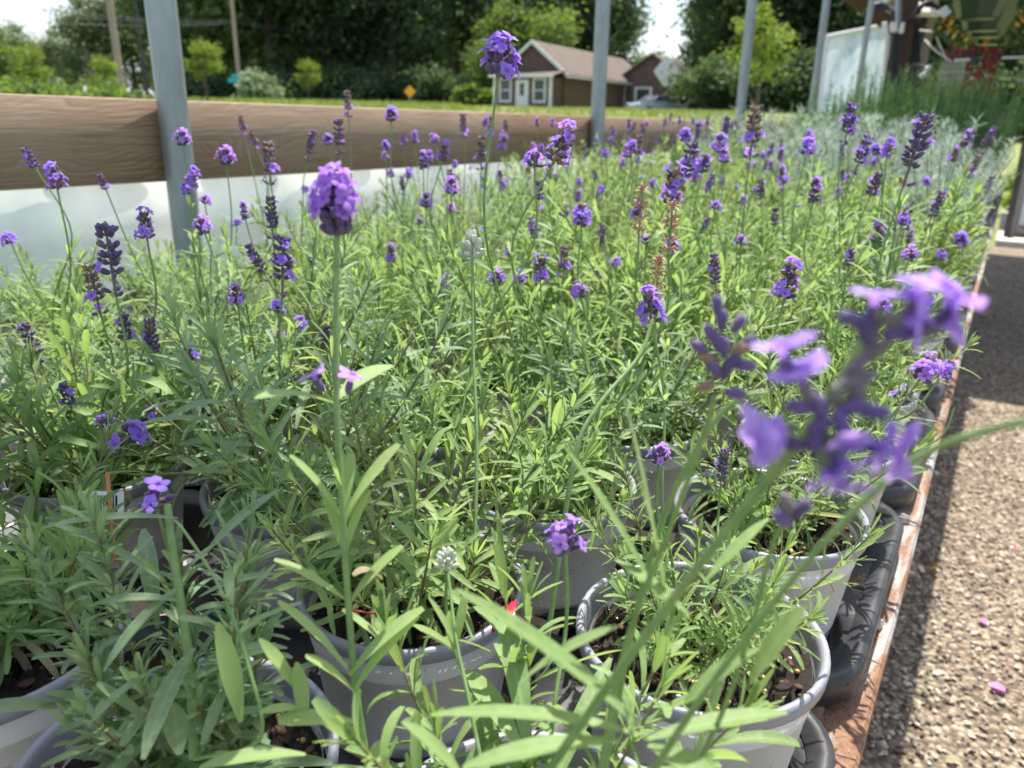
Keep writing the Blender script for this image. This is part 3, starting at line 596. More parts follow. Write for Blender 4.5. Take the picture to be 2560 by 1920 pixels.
def stalk(parent, pts, head, rnd, hi=None, rad=.0011, leafat=(), hscale=1.0, headdir=None, rootinv=None, hspin=0):
    """pts: world polyline from the base to the head; parent root at world location; returns the stalk"""
    o0 = np.array(parent.location); P = np.array(pts, float)-o0
    # smooth with Catmull-Rom
    if len(P) > 2:
        Q = np.vstack([2*P[0]-P[1], P, 2*P[-1]-P[-2]]); S_ = []
        for i in range(1, len(Q)-2):
            for t_ in np.linspace(0, 1, 6, endpoint=False):
                a, b, c, d = Q[i-1], Q[i], Q[i+1], Q[i+2]; S_.append(.5*((2*b)+(-a+c)*t_+(2*a-5*b+4*c-d)*t_**2+(-a+3*b-3*c+d)*t_**3))
        S_.append(P[-1]); P = np.array(S_)
    mb = MB(); tube(mb, P, np.linspace(rad*1.15, rad*.85, len(P)), 7, 0, rnd.rand())
    T = nrm(np.gradient(P, axis=0))
    for (f, L, Wd) in leafat:
        i = min(len(P)-2, int(f*(len(P)-1))); t_ = T[i]; a0 = rnd.rand()*6.28; X1 = nrm(np.cross(t_, [1., .3, 0])); Y1 = np.cross(t_, X1)
        for h in (0, pi):
            o = X1*cos(a0+h)+Y1*sin(a0+h); el = .75+rnd.normal()*.2; leaves(mb, [P[i]], [o*cos(el)+t_*sin(el)], [t_*cos(el)-o*sin(el)], L*(.7+.5*rnd.rand()), Wd, .5+rnd.normal()*.3, 1, .3+.5*rnd.rand(), PROF_BRD, rows=8)
    st = mb.build('flower_stalk', ['stem', 'leaf'], parent)
    if head:
        me = HEADS[head][rnd.randint(len(HEADS[head])) if hi is None else hi]
        h = bpy.data.objects.new('flower_head', me); COL.objects.link(h); h.parent = st; h.location = P[-1]; d = Vector(T[-1] if headdir is None else headdir)
        q = d.to_track_quat('Z', 'Y') @ Quaternion((0, 0, 1), rnd.rand()*6.28+hspin); h.rotation_mode = 'QUATERNION'; h.rotation_quaternion = q; h.scale = (hscale,)*3
    return st

# ------------------------------------------------------------------ pots on the bench
LAV = [lavender(100+i, ns=22+(i % 4)*2, hmin=.05, hmax=.16+.02*(i % 3), spread=.07, lean=.62, Lf=.040+.004*(i % 3), Wf=.0040+.0006*(i % 2), mat='leaf_grey' if i % 2 == 0 else 'leaf') for i in range(7)]
TALL = [lavender(200+i, ns=24, hmin=.06, hmax=.21, spread=.07, Lf=.034, Wf=.0034, tuft=2, step=.018, rows=5, lean=.5, big=6, mat='leaf_grey' if i == 2 else 'leaf') for i in range(4)]
ROSET = [lavender(900+i, ns=9, hmin=.10, hmax=.22, spread=.05, Lf=.050, Wf=.0066, tuft=1, step=.013, rows=7, lean=.35, big=2, mat='leaf_broad' if i else 'leaf_grey') for i in range(3)]
BROAD = [lavender(300+i, ns=15, hmin=.05, hmax=.14, Lf=.048, Wf=.0064, tuft=1, step=.017, rows=8, mat='leaf_broad', big=8) for i in range(3)]
SILV = [silver_plant(400+i, ns=36, h=.23+.03*i) for i in range(3)]
ROSE = [rosemary_plant(500+i) for i in range(3)]
LIGHT = [lavender(600+i, ns=19, hmin=.06, hmax=.17, spread=.07, lean=.6, Lf=.045, Wf=.0047, tuft=2, mat='leaf', big=5, rows=8) for i in range(3)]
UPR = [lavender(701, ns=19, hmin=.04, hmax=.16, spread=.032, lean=.30, Lf=.034, Wf=.0044, tuft=4, step=.0115, rows=9, mat='leaf_grey', big=4)]
SKIRT = [lavender(800+i, ns=20, hmin=.015, hmax=.07, spread=.06, lean=1.35, Lf=.036, Wf=.0044, tuft=3, step=.0135, rows=6, mat='leaf_grey' if i == 1 else 'leaf', big=4) for i in range(3)]
COLX = [-.12-.188*i for i in range(7)]
ROW0, DROW = .24, .195
ORD = ['front', 'second', 'third', 'fourth', 'fifth', 'sixth', 'seventh', 'eighth', 'ninth', 'tenth', 'eleventh', 'twelfth', 'thirteenth', 'fourteenth', 'fifteenth', 'sixteenth', 'seventeenth', 'eighteenth', 'nineteenth', 'twentieth']
CP = ['beside the rusty rail', 'second in from the rusty rail', 'third in from the rusty rail', 'middle column of the bench', 'third in from the white film', 'second in from the white film', 'beside the white film']
POTS = {}; SC_ = {}
def place_pot(c, j, x, y, kind, mesh, name, cat, label, group, rot=0, soil=0, sc=1, wilt=False):
    root = empty(name, (x, y, BZ+.004)); tag(root, label, cat, group)
    p = inst('pot', POT, root, (0, 0, 0), rot); inst('pot_rim', RIM, p)
    if y < 2.2:
        s = inst('soil', SOILS[soil % 4], root, (0, 0, SOILZ), rot*1.7); 
        if y < 1.2:
            b = inst('fertiliser_beads', BEADS[soil % 4], s, (0, 0, 0), rot); b['kind'] = 'stuff'
    elif y < 3.0: inst('soil', SOILS[0], root, (0, 0, SOILZ))
    f, w = mesh; fo = inst('foliage', f, root, (0, 0, SOILZ), rot, sc); inst('stems', w, root, (0, 0, SOILZ), rot, sc)
    if kind == 'lav' and y < 2.2 and (c, j) not in ((1, 0), (0, 0), (0, 1), (0, 2), (0, 3), (1, 1), (2, 0)):
        k = (c*5+j*3) % 3; inst('low_foliage', SKIRT[k][0], root, (0, 0, SOILZ), rot+1, .95); inst('low_stems', SKIRT[k][1], root, (0, 0, SOILZ), rot+1, .95)
    POTS[(c, j)] = root; return root
rp_ = np.random.RandomState(11)
NEAR = {  # (column, row): mesh list, idx, scale, label
 (0, 0): (BROAD, 0, .85, 'broad leaved lavender at the bottom centre sending blurred stalks past the lens'),
 (0, 1): (LIGHT, 0, .68, 'bright green lavender in front pot against the rusty rail, sunlit soil and beads showing'),
 (0, 2): (LIGHT, 1, .78, 'green lavender in the white pot held by the black tray corner at the rail'),
 (0, 3): (LIGHT, 2, .9, 'leafy lavender behind the tray corner, third sunlit pot along the rail'),
 (1, 0): (UPR, 0, .98, 'grey green lavender in the large pot at the bottom left, long leaves over dark soil'),
 (1, 1): (LAV, 1, .9, 'lavender in the wholly visible white pot in the lower centre of the photo'),
 (1, 2): (BROAD, 1, .85, 'low lavender with soil showing behind the centre white pot'),
 (2, 0): (BROAD, 2, .55, 'half withered low lavender in the pot cut by the left edge'),
 (2, 1): (LAV, 0, 1.25, 'grey green shoots of lavender behind the large bottom left pot'),
}
for c in range(7):
    for j in range(-1, 33):
        x = COLX[c]+rp_.normal()*.004; y = ROW0+DROW*j+(-.065 if c % 2 else 0)+rp_.normal()*.005
        if c == 2 and j == 0: x, y = -.50, .175
        if j == -1: continue
        if j == -1 and c == 0: continue
        g = math.hypot(x, y)
        if y < .1 and x < -.6: continue
        rot = rp_.rand()*6.28
        if y < 2.15 + c*.24 or (c >= 4 and y < 3.7):
            grp = 'potted lavenders on the bench'
            if (c, j) in NEAR:
                L, i, s, lab = NEAR[(c, j)]; place_pot(c, j, x, y, 'lav', L[i], 'potted_lavender', 'potted plant', lab, grp, rot if (c, j) != (1, 0) else 1.0, c+j, s)
            else:
                if c >= 3 and y > .8 and rp_.rand() < .5: M_ = TALL[rp_.randint(4)]; word = 'tall airy lavender'; sc = .9+.25*rp_.rand()
                elif y > .7 and rp_.rand() < .2: M_ = ROSET[rp_.randint(3)]; word = 'upright long leaved lavender'; sc = .95+.3*rp_.rand()
                elif rp_.rand() < .16: M_ = BROAD[rp_.randint(3)]; word = 'broad leaved lavender'; sc = .9+.2*rp_.rand()
                elif rp_.rand() < .4 or c == 0: M_ = LIGHT[rp_.randint(3)]; word = 'bright green lavender'; sc = 1.0+.2*rp_.rand()
                else: M_ = LAV[rp_.randint(7)]; word = 'bushy lavender'; sc = .95+.25*rp_.rand()
                if y > .6: sc *= .78+.42*rp_.rand()
                if c >= 4 and y < 1.1: sc *= .68
                elif c >= 5 and y < 1.9: sc *= .8
                if c == 0 and y > .9: sc *= .82
                rowph = ORD[j] if 0 <= j < 20 else 'nearest'
                place_pot(c, j, x, y, 'lav', M_, 'potted_lavender', 'potted plant', f'{word} {CP[c]}, {rowph} row of pots', grp, rot, c+j, sc)
        elif y < 4.35 + .1*(c == 0):
            k = SC_.setdefault(('s', c), 0); SC_[('s', c)] += 1
            place_pot(c, j, x, y, 'silver', SILV[rp_.randint(3)], 'potted_silver_herb', 'potted plant', f'silvery needle leaved herb {CP[c]}, {ORD[min(k, 19)]} row of silver plants', 'silver leaved herbs behind the lavender', rot, 0, (.85+.5*rp_.rand()**2)*(.78 if c == 0 else 1))
        elif y < 6.4:
            k = SC_.setdefault(('r', c), 0); SC_[('r', c)] += 1
            place_pot(c, j, x, y, 'rosemary', ROSE[rp_.randint(3)], 'potted_rosemary', 'potted plant', f'tall dark green rosemary {CP[c]}, {ORD[min(k, 19)]} row of rosemary', 'rosemary bushes at the far bench end', rot, 0, (.8+.3*rp_.rand())*(.85, 1, 1, .95, .82, .68, .58)[c])

fo_ = inst('foliage', LAV[3][0], POTS[(2, 0)], (-.02, .035, SOILZ), 2.1, .8); inst('stems', LAV[3][1], POTS[(2, 0)], (-.02, .035, SOILZ), 2.1, .8)
# trays: two rows of four (rail side) or three (film side) cells
def tray(name, x0, x1, y0, y1, cells, label):
    root = empty(name, ((x0+x1)/2, (y0+y1)/2, BZ)); tag(root, label, 'tray', 'black pot carrying trays on the bench'); mb = MB(); cx, cy = root.location.x, root.location.y
    def rr_(off, n=9, R=.062):
        pts = []; hx, hy = (x1-x0)/2+off, (y1-y0)/2+off; R = R+off
        for (sx, sy, a0) in ((1, 1, 0), (-1, 1, pi/2), (-1, -1, pi), (1, -1, 3*pi/2)):
            for k in range(n): a = a0+k*(pi/2)/(n-1); pts.append((sx*(hx-R)+R*cos(a), sy*(hy-R)+R*sin(a)))
        return np.array(pts)
    rings = [(-.016, .058), (-.0085, .0635), (-.004, .0650), (0, .0645), (.003, .061), (.003, .040), (.001, .0395), (-.001, .041), (-.002, .055), (-.012, .002)]
    V = np.concatenate([np.column_stack([rr_(o), np.full(36, z)]) for o, z in rings]); m = 36
    mb.add(V, [(i*m+k, i*m+(k+1) % m, (i+1)*m+(k+1) % m, (i+1)*m+k) for i in range(len(rings)-1) for k in range(m)])
    mb.build('rim', 'black', root)
    mb = MB(); A = np.arange(32)*2*pi/32
    for (px, py) in cells:
        sq = .092/np.maximum(np.abs(np.cos(A)), np.abs(np.sin(A))); sq = np.minimum(sq, .108); R3 = [(sq, .056), (np.full(32, .0745), .056), (np.full(32, .0725), .052), (np.full(32, .070), .015), (np.full(32, .062), .002)]
        V = np.concatenate([np.stack([px-cx+q*np.cos(A), py-cy+q*np.sin(A), np.full(32, z)], 1) for q, z in R3])
        mb.add(V, [(i*32+k, i*32+(k+1) % 32, (i+1)*32+(k+1) % 32, (i+1)*32+k) for i in range(4) for k in range(32)])
    mb.build('cell_deck', 'black', root)
for tj in range(0, 17):
    j0 = 2*tj; y0 = ROW0+DROW*j0-.095; 
    for side, cs in ((0, (0, 1, 2, 3)), (1, (4, 5, 6))):
        cells = [(COLX[c], ROW0+DROW*j+(-.03 if c % 2 else 0)) for c in cs for j in (j0, j0+1)]
        if side == 1 and tj == 0: continue
        x1 = COLX[cs[0]]+.094; x0 = COLX[cs[-1]]-.094
        if tj >= 16: continue
        tray('pot_tray', x0, x1, y0+.004, y0+2*DROW-.008, cells, f'black plastic pot tray on the {"rail" if side == 0 else "film"} side of the bench, {ORD[tj]} from the front')

# ------------------------------------------------------------------ traced flower stalks   (x, y of head base, depth, kind, size, lean of head in x)
TR = [
 # x, y on the 2212 view = centre of head ; d ; kind ; scale ; tilt
 (240, 570, .62, 'bud', 1.35, 0), (208, 640, .66, 'spent', 1.0, -.1), (268, 690, .68, 'bud', .95, .1), (313, 480, .70, 'spent', .95, 0), (118, 372, .75, 'spent', 1.0, 0),
 (58, 330, .85, 'bud', .9, -.5), (72, 748, .70, 'bud', .95, -.3), (20, 515, 1.0, 'few', 1.2, -.3), (218, 385, .95, 'bud', .75, -.4), (139, 838, .66, 'bud', .8, -.2),
 (330, 748, .68, 'bud', .9, 0), (403, 768, .70, 'few', 1.3, 0), (394, 300, 1.0, 'ball', 1.1, 0), (414, 375, .98, 'spent', 1.0, .1), (400, 402, 1.0, 'bloom', .8, -.2),
 (488, 340, 1.05, 'ball', 1.3, 0), (583, 365, 1.0, 'spent', 1.25, 0), (588, 480, .86, 'bud', 1.0, 0), (438, 490, .95, 'ball', 1.2, -.3), (442, 432, 1.1, 'few', 1.0, 0),
 (527, 455, 1.0, 'bloom', .8, -.1), (610, 600, .66, 'bloom', 1.15, .1), (562, 575, .72, 'bud', .8, -.6), (510, 625, .70, 'bloom', .95, 0), (600, 665, .72, 'ball', .7, 0), (600, 722, .80, 'few', .9, 0),
 (648, 700, .85, 'ball', .8, 0), (704, 715, .85, 'bud', .9, 0), (752, 232, 1.15, 'spent', .85, 0), (845, 238, 1.1, 'bloom', 1.1, 0), (733, 300, 1.05, 'bud', 1.1, 0), (833, 315, 1.3, 'ball', .8, 0),
 (914, 345, 1.2, 'bloom', 1.0, 0), (938, 300, 1.2, 'ball', .8, -.3), (960, 325, 1.1, 'spent', 1.0, .3), (975, 392, 1.0, 'bloom', 1.15, 0), (920, 425, 1.1, 'bloom', 1.1, 0), (845, 375, 1.4, 'ball', .9, 0),
 (1080, 130, .52, 'ball', 1.45, .15), (1215, 305, .62, 'spent', 1.15, .5), (1155, 345, .75, 'few', 1.3, 0), (1258, 455, .80, 'bloom', 1.15, 0), (1165, 400, 1.1, 'bud', 1.1, 0), (1187, 360, 1.4, 'bud', 1.0, 0),
 (1030, 495, 1.0, 'bloom', .8, 0), (1020, 540, .56, 'white', 1.6, 0), (1455, 395, .85, 'spent', 1.5, 0), (1480, 380, .95, 'bloom', 1.3, .2), (1385, 440, .70, 'tan', 1.0, 0), (1450, 480, .66, 'tan', 1.0, 0), (1400, 650, .52, 'spent', 1.0, -.3),
 (1420, 600, .62, 'tan', .8, 0), (1522, 345, 1.1, 'bloom', 1.3, .1), (1555, 300, 1.15, 'bloom', 1.4, 0), (1480, 295, 1.35, 'ball', 1.3, 0), (1625, 300, 1.0, 'spent', 1.5, 0), (1565, 330, 1.2, 'bloom', 1.1, 0), (1745, 320, 1.2, 'ball', 1.4, .1),
 (1855, 350, 1.0, 'bloom', 1.1, .3), (1972, 340, .78, 'bud', 1.5, .2), (1760, 410, 1.0, 'bloom', 1.1, 0), (1895, 385, .95, 'bud', 1.1, .3), (2018, 458, 1.1, 'bud', 1.05, .3), (1705, 600, .64, 'spent', 1.15, .1),
 (1672, 478, 1.2, 'bud', .9, 0), (1838, 545, .85, 'bud', .8, 0), (1965, 510, 1.1, 'bloom', .7, 0), (1545, 600, .80, 'bud', .9, -.2), (1355, 320, 1.3, 'bloom', 1.1, 0), (1380, 330, 1.25, 'spent', 1.0, 0),
 (2035, 545, 1.25, 'bloom', .9, 0), (2075, 520, 1.35, 'ball', 1.4, 0), (1168, 575, .85, 'spent', 1.0, 0), (1218, 575, .92, 'spent', .9, 0), (1075, 600, .80, 'ball', .9, .1), (1123, 600, .95, 'ball', .9, 0), (963, 600, .9, 'bloom', .85, .5),
 (1250, 630, .80, 'ball', .9, -.4), (1289, 600, 1.1, 'ball', .9, 0), (1300, 520, 1.1, 'bud', .8, 0), (1545, 445, 1.1, 'few', 1.0, 0), (845, 545, 1.1, 'spent', .9, 0), (700, 545, 1.1, 'bud', .8, -.4), (672, 560, 1.15, 'bud', .8, -.5),
 (2000, 800, .62, 'ball', 1.25, .5), (2050, 790, .66, 'bloom', .85, .6), (1952, 858, .68, 'few', 1.3, .3), (1425, 985, .50, 'ball', .75, 0), (1560, 1020, .55, 'bud', .65, 0), (1223, 1165, .36, 'ball', .95, 0), (965, 1215, .38, 'white', .9, 0),
 (280, 935, .60, 'few', 1.5, .3), (325, 895, .66, 'few', 1.0, 0), (228, 915, .64, 'few', 1.2, 0), (335, 1075, .40, 'few', 1.25, 0), (1330, 565, .95, 'few', .9, 0), (1080, 375, 1.6, 'bud', 1.0, 0), (1040, 340, 1.3, 'spent', 1.3, 0),
 (1690, 415, 1.7, 'few', 1.4, 0), (1600, 520, 1.0, 'few', 1.0, 0), (1905, 660, .8, 'few', 1.0, 0), (1395, 520, .9, 'few', .9, 0), (905, 480, 1.2, 'few', .9, 0), (1100, 545, 1.2, 'ball', .7, 0), (1190, 470, 1.3, 'bloom', .8, 0),
]
def nearest_lav(p, maxc=7):
    best = None
    for (c, j), o in POTS.items():
        if not o.name.startswith('potted_lavender'): continue
        d = math.hypot(o.location.x-p[0], o.location.y-p[1])
        if best is None or d < best[0]: best = (d, o)
    return best[1]
rt = np.random.RandomState(77)
for (x, y, d, kind, sc, tl) in TR:
    hl = {'bloom': .013, 'ball': .006, 'bud': .018, 'spent': .015, 'tan': .024, 'few': .004, 'white': .003}[kind]*sc
    up = rr*tl*.8+np.array([0, 0, 1.]); up = up/np.linalg.norm(up)
    p = U(x, y, d)-up*hl
    o = nearest_lav(p); L = np.array(o.location); base = np.array([L[0], L[1], BZ+.004+SOILZ])
    off = (p-base)[:2]; bb = base+np.array([*np.clip(off*.35, -.04, .04), -.002])
    hgt = p[2]-base[2]
    if hgt < .03: bb[2] -= 0
    mid1 = bb*.62+p*.38+np.array([0, 0, .012])+rt.normal(size=3)*.004*np.array([1, 1, .3]); mid2 = p-up*max(.02, hgt*.28)+rt.normal(size=3)*.002
    la = [(.45+.2*rt.rand(), .034, .0055)] if hgt > .09 else []
    if hgt > .16: la.append((.68, .026, .004))
    stalk(o, [bb, mid1, mid2, p], kind, rt, rad=.00105, leafat=la, hscale=sc*.95, headdir=up)
# further random spikes in the middle of the bench
cnt = 0
for (c, j), o in sorted(POTS.items()):
    if not o.name.startswith('potted_lavender') or o.location.y < .85: continue
    for q in range(rt.choice([1, 2, 3, 4], p=[.25, .35, .25, .15])):
        a = rt.rand()*6.28; rad = .02+.075*rt.rand(); h = .15+.17*rt.rand(); L = np.array(o.location); base = L+[cos(a)*rad*.3, sin(a)*rad*.3, SOILZ]; p = L+[cos(a)*rad, sin(a)*rad, SOILZ+h]
        kind = rt.choice(['bloom', 'ball', 'bud', 'spent', 'few'], p=[.18, .13, .24, .31, .14]); up = nrm(np.array([cos(a)*.2+rt.normal()*.12, sin(a)*.2+rt.normal()*.12, 1]))
        stalk(o, [base, base*.5+p*.5+[0, 0, .01], p-up*.04, p], kind, rt, rad=.001, leafat=[(.4, .03, .0045)], hscale=.75+.35*rt.rand(), headdir=up); cnt += 1

# ---- near stalks seen large, traced point by point
A_, G_, D_ = POTS[(1, 0)], POTS[(0, 0)], POTS[(0, 1)]
def near(o, pts, head=None, **k): return stalk(o, [U(*p) for p in pts], head, rt, **k)
# upright stalk with the large purple head left of centre, growing from the right side of the bottom left pot
near(A_, [(800, 1690, .335), (770, 1500, .33), (752, 1300, .325), (738, 1080, .32), (727, 860, .32), (726, 640, .32), (727, 505, .32)], 'hero', hscale=.88, rad=.0014, headdir=(.02, .0, 1))
def leaf1(o, base, tip, wd, curl=.4, mat='leaf_broad', rnd=.5, nm='leaf', nup=(0, 0, 1), prof=PROF_BRD):
    b, t_ = U(*base), U(*tip); o0 = np.array(o.location); v = t_-b; L = np.linalg.norm(v); N = nrm(np.array(nup)-v/L*(np.array(nup)@v/L)); ang = curl/2; d = v/L*cos(ang)+N*sin(ang)
    mb = MB(); leaves(mb, [b-o0], [d], [N], L*(1+curl*curl/22), wd, curl, 0, rnd, prof, rows=14, fold=.16); return mb.build(nm, mat, o)
leaf1(A_, (722, 872, .32), (552, 862, .29), .011, .5, rnd=.6); leaf1(A_, (730, 862, .32), (850, 790, .36), .0115, .4, rnd=.9)
for (x, y) in ((700, 845), (750, 850)):
    p = U(x, y, .318); o0 = np.array(A_.location); mb = MB(); rq = np.random.RandomState(int(x)); tp, _, _, dd = calyx(mb, p-o0, np.array([0, 0, 1.])+rr*(-.6 if x < 725 else .3), .006, .0017, 0, .6, rq); corolla(mb, tp, dd, np.array([0, 0, 1.]), .0052, 1, rq, .7); mb.build('blossom', ['calyx', 'corolla_pink'], A_)
# leaf pairs up that stalk
for (bx, by, tx, ty, w, dd_) in ((738, 1120, 625, 985, .0065, -.01), (738, 1120, 700, 960, .006, -.015), (742, 1120, 830, 1010, .006, .0), (745, 1130, 862, 960, .007, .01), (742, 1120, 760, 980, .006, .01), (750, 1300, 592, 1210, .006, -.01),
     (752, 1310, 870, 1180, .006, .01), (755, 1460, 915, 1315, .0075, .01), (752, 1450, 600, 1300, .006, -.01), (768, 1500, 660, 1420, .008, -.015), (768, 1490, 905, 1330, .007, .01), (765, 1560, 600, 1560, .010, -.015), (790, 1650, 840, 1620, .012, .0), (745, 1200, 700, 1060, .006, 0), (745, 1210, 800, 1060, .006, 0)):
    leaf1(A_, (bx, by, .326), (tx, ty, .326+dd_), w, .5*(1 if tx > bx else .7), mat='leaf', rnd=.75+.2*rt.rand(), prof=PROF_LAV)
# big blurred head on a leaning stalk close to the lens, and its neighbours
near(G_, [(1160, 1700, .25), (1330, 1460, .225), (1500, 1235, .20), (1640, 1060, .18), (1765, 905, .166), (1800, 860, .163)], None, rad=.0013)
HB = near(G_, [(1640, 1060, .18), (1720, 960, .17), (1800, 850, .163), (1880, 700, .158), (1895, 670, .157)], None, rad=.0012)
def cal_at(o, x, y, d, dx, dy, L=.0062, R=.0017, op=0, S=.0062, mi=0, mat='corolla_pale'):
    p = U(x, y, d); o0 = np.array(o.location); mb = MB(); rq = np.random.RandomState(int(x*3+y)); dr = nrm(rr*dx-uu*dy-fw*.25); tp, _, _, dd = calyx(mb, p-o0-dr*L*.5, dr, L, R, mi, rq.rand(), rq)
    if op:
        corolla(mb, tp, dd, uu*.8-fw*.3+rr*.2, S*(.72+.25*rq.rand()), 1, rq, .5+.5*rq.rand(), 1.3)
    mb.build('blossom' if op else 'bud', ['calyx', mat, 'calyx_green', 'dry'], o)
for (x, y, dx, dy, op) in ((1880, 690, .1, -1, 1), (1940, 710, .7, -.6, 1), (2000, 715, 1, -.3, 1), (1840, 690, -.8, -.3, 0), (1945, 720, .9, .1, 0), (1745, 850, -.5, -.9, 1), (1725, 880, -.9, -.2, 0), (1770, 920, -.7, .3, 0),
     (1720, 960, -1, -.1, 1), (1775, 985, .1, .9, 1), (1850, 950, .7, .2, 1), (1880, 960, .9, .3, 1), (1890, 890, 1, .1, 0), (1800, 1000, .2, 1, 1), (1770, 880, -.3, -.8, 0), (1845, 880, .6, -.2, 0), (1965, 675, .3, -1, 1), (2035, 690, .6, -.9, 1), (1700, 800, -.3, -1, 1), (1800, 960, .3, .6, 1), (1695, 930, -1, .3, 1), (1815, 910, 0, .4, 1), (1920, 690, .4, .1, 1), (1830, 940, .4, .6, 0), (1760, 950, -.3, .5, 0), (1870, 720, -.2, -.7, 0), (1700, 1090, -.3, -.8, 0), (1730, 1100, .5, -.7, 0), (1690, 1120, -.6, -.5, 0)):
    cal_at(G_, x, y, .158+.02*(y > 1050), dx, dy, op=op, mi=0 if (x+y) % 3 else 2)
for (x, y, dx, dy) in ((1870, 750, .3, -1), (1850, 790, .5, -.7), (1895, 760, .6, -.6), (1830, 830, .5, -.3), (1860, 820, .8, -.4), (1885, 720, .1, -1), (1810, 860, -.4, -.6), (1850, 850, .2, -.6)): cal_at(G_, x, y, .160, dx, dy, .0065, .0016, mi=2)
near(G_, [(1480, 1700, .27), (1560, 1540, .25), (1625, 1350, .235), (1668, 1180, .22), (1700, 1115, .215)], None, rad=.0008)
near(D_, [(1390, 1700, .24), (1520, 1500, .22), (1760, 1195, .20), (1980, 990, .185), (2240, 902, .17), (2330, 890, .165)], 'bloom', rad=.0010)
# half blurred cluster of buds right of centre
near(G_, [(1290, 1700, .30), (1350, 1400, .27), (1440, 1160, .245), (1500, 1000, .23), (1545, 860, .22)], None, rad=.0010)
for (x, y, dx, dy) in ((1560, 690, 0, -1), (1595, 700, .5, -.9), (1535, 720, -.4, -.8), (1600, 755, .9, -.4), (1530, 775, -1, -.2), (1565, 750, 0, -.7), (1525, 835, -.5, .1), (1590, 850, .6, .1), (1570, 800, .2, -.5), (1550, 740, -.2, -.9), (1580, 780, .5, -.3), (1510, 750, -.8, -.5), (1550, 660, -.1, -1), (1610, 790, .9, 0), (1615, 740, .8, -.6), (1545, 800, -.4, -.5)): cal_at(G_, x, y, .22, dx, dy, .0062, .0017, mi=3 if y % 4 == 3 else 0)
near(G_, [(1300, 1700, .31), (1380, 1300, .28), (1450, 1080, .26), (1530, 930, .245), (1600, 860, .24), (1660, 848, .24)], None, rad=.0010)
# thin pale dried stalk bending to the right of centre
near(POTS[(0, 2)], [(1180, 1400, .46), (1240, 1000, .47), (1290, 880, .48), (1380, 770, .50), (1410, 690, .51)], None, rad=.0015)
# broad blurred leaves in the bottom centre
for (b, t_, w, cu, rn) in (((1400, 1590, .25), (985, 1275, .23), .0125, .25, .45), ((1120, 1480, .27), (1335, 1355, .25), .010, .35, .75), ((1010, 1700, .27), (868, 1560, .26), .0095, .4, .8), ((1390, 1590, .25), (930, 1545, .26), .008, .5, .7),
     ((1390, 1600, .25), (1700, 1540, .26), .009, .3, .6), ((1340, 1600, .25), (1000, 1659, .24), .010, .4, .7), ((1400, 1610, .26), (1560, 1700, .24), .012, .3, .5), ((1440, 1330, .27), (1345, 850, .25), .0058, .1, .95), ((1445, 1340, .27), (1370, 1010, .25), .0055, .2, .85), ((1440, 1340, .27), (1215, 960, .27), .005, .3, .7),
     ((1520, 1260, .27), (1660, 1120, .28), .006, .3, .6), ((1490, 1330, .26), (1330, 1210, .27), .007, .3, .7), ((1620, 1480, .24), (1740, 1310, .235), .010, .3, .5), ((1640, 1400, .24), (1480, 1520, .24), .008, .5, .5)):
    leaf1(G_, b, t_, w*.8, cu, rnd=rn*.75)
# stalk with white bud bottom centre and slender leaf pairs
near(G_, [(1050, 1700, .33), (1010, 1500, .345), (985, 1380, .355), (968, 1240, .37)], None, rad=.0009)
for (b, t_, w) in (((985, 1400, .355), (925, 1290, .35), .0045), ((985, 1400, .355), (1010, 1270, .36), .0045), ((985, 1410, .355), (892, 1350, .35), .006)): leaf1(G_, b, t_, w, .3, rnd=.8, mat='leaf')
# grey green long leaves of the bottom left plant
for (b, t_, w, cu, rn) in (((385, 1120, .38), (95, 1140, .37), .009, .4, .2), ((400, 1260, .37), (225, 1450, .34), .008, .7, .3), ((420, 1400, .36), (310, 1640, .31), .011, .7, .25), ((375, 1520, .35), (388, 1630, .32), .012, .5, .25), ((440, 1200, .37), (600, 1060, .40), .009, .4, .3),
     ((395, 1300, .36), (190, 1310, .36), .008, .6, .2), ((345, 1250, .37), (105, 1130, .38), .007, .5, .3), ((520, 1560, .33), (470, 1345, .33), .011, .5, .85), ((430, 1290, .37), (600, 1240, .38), .008, .6, .2), ((345, 1440, .34), (190, 1570, .32), .006, .7, .3), ((450, 1420, .34), (620, 1400, .35), .008, .5, .2),
     ((660, 1630, .30), (430, 1659, .29), .009, .5, .7), ((640, 1490, .32), (560, 1380, .32), .008, .3, .9), ((655, 1530, .32), (560, 1540, .31), .007, .4, .9), ((660, 1560, .32), (640, 1430, .32), .008, .2, .8)):
    leaf1(A_, b, t_, w*.8, cu, mat='leaf_grey' if rn < .5 else 'leaf', rnd=rn)
near(A_, [(420, 1640, .35), (410, 1450, .365), (390, 1300, .375), (368, 1150, .385), (362, 1090, .39)], None, rad=.0022)
near(A_, [(420, 1640, .34), (560, 1600, .33), (540, 1450, .33), (480, 1280, .345), (400, 1150, .37), (365, 1115, .385)], None, rad=.0008)
near(POTS[(0, 2)], [(1025, 1200, .50), (1030, 950, .52), (1022, 750, .54), (1020, 560, .555)], None, rad=.0012)
# withered leaves in the left pot
Wp = POTS[(2, 0)]; mb = MB(); n = 44; a = rt.rand(n)*6.28; Bq = np.stack([np.cos(a)*.035*rt.rand(n), np.sin(a)*.035*rt.rand(n), SOILZ+.01+.03*rt.rand(n)], 1); D = np.stack([np.cos(a), np.sin(a), rt.normal(size=n)*.3], 1)
leaves(mb, Bq, D, np.tile([0, 0, 1.], (n, 1))+rt.normal(size=(n, 3))*.4, .03+.03*rt.rand(n), .005, 1.6+rt.normal(size=n)*.9, 0, rt.rand(n), rows=9); mb.build('withered_leaves', 'dry_leaf', Wp)
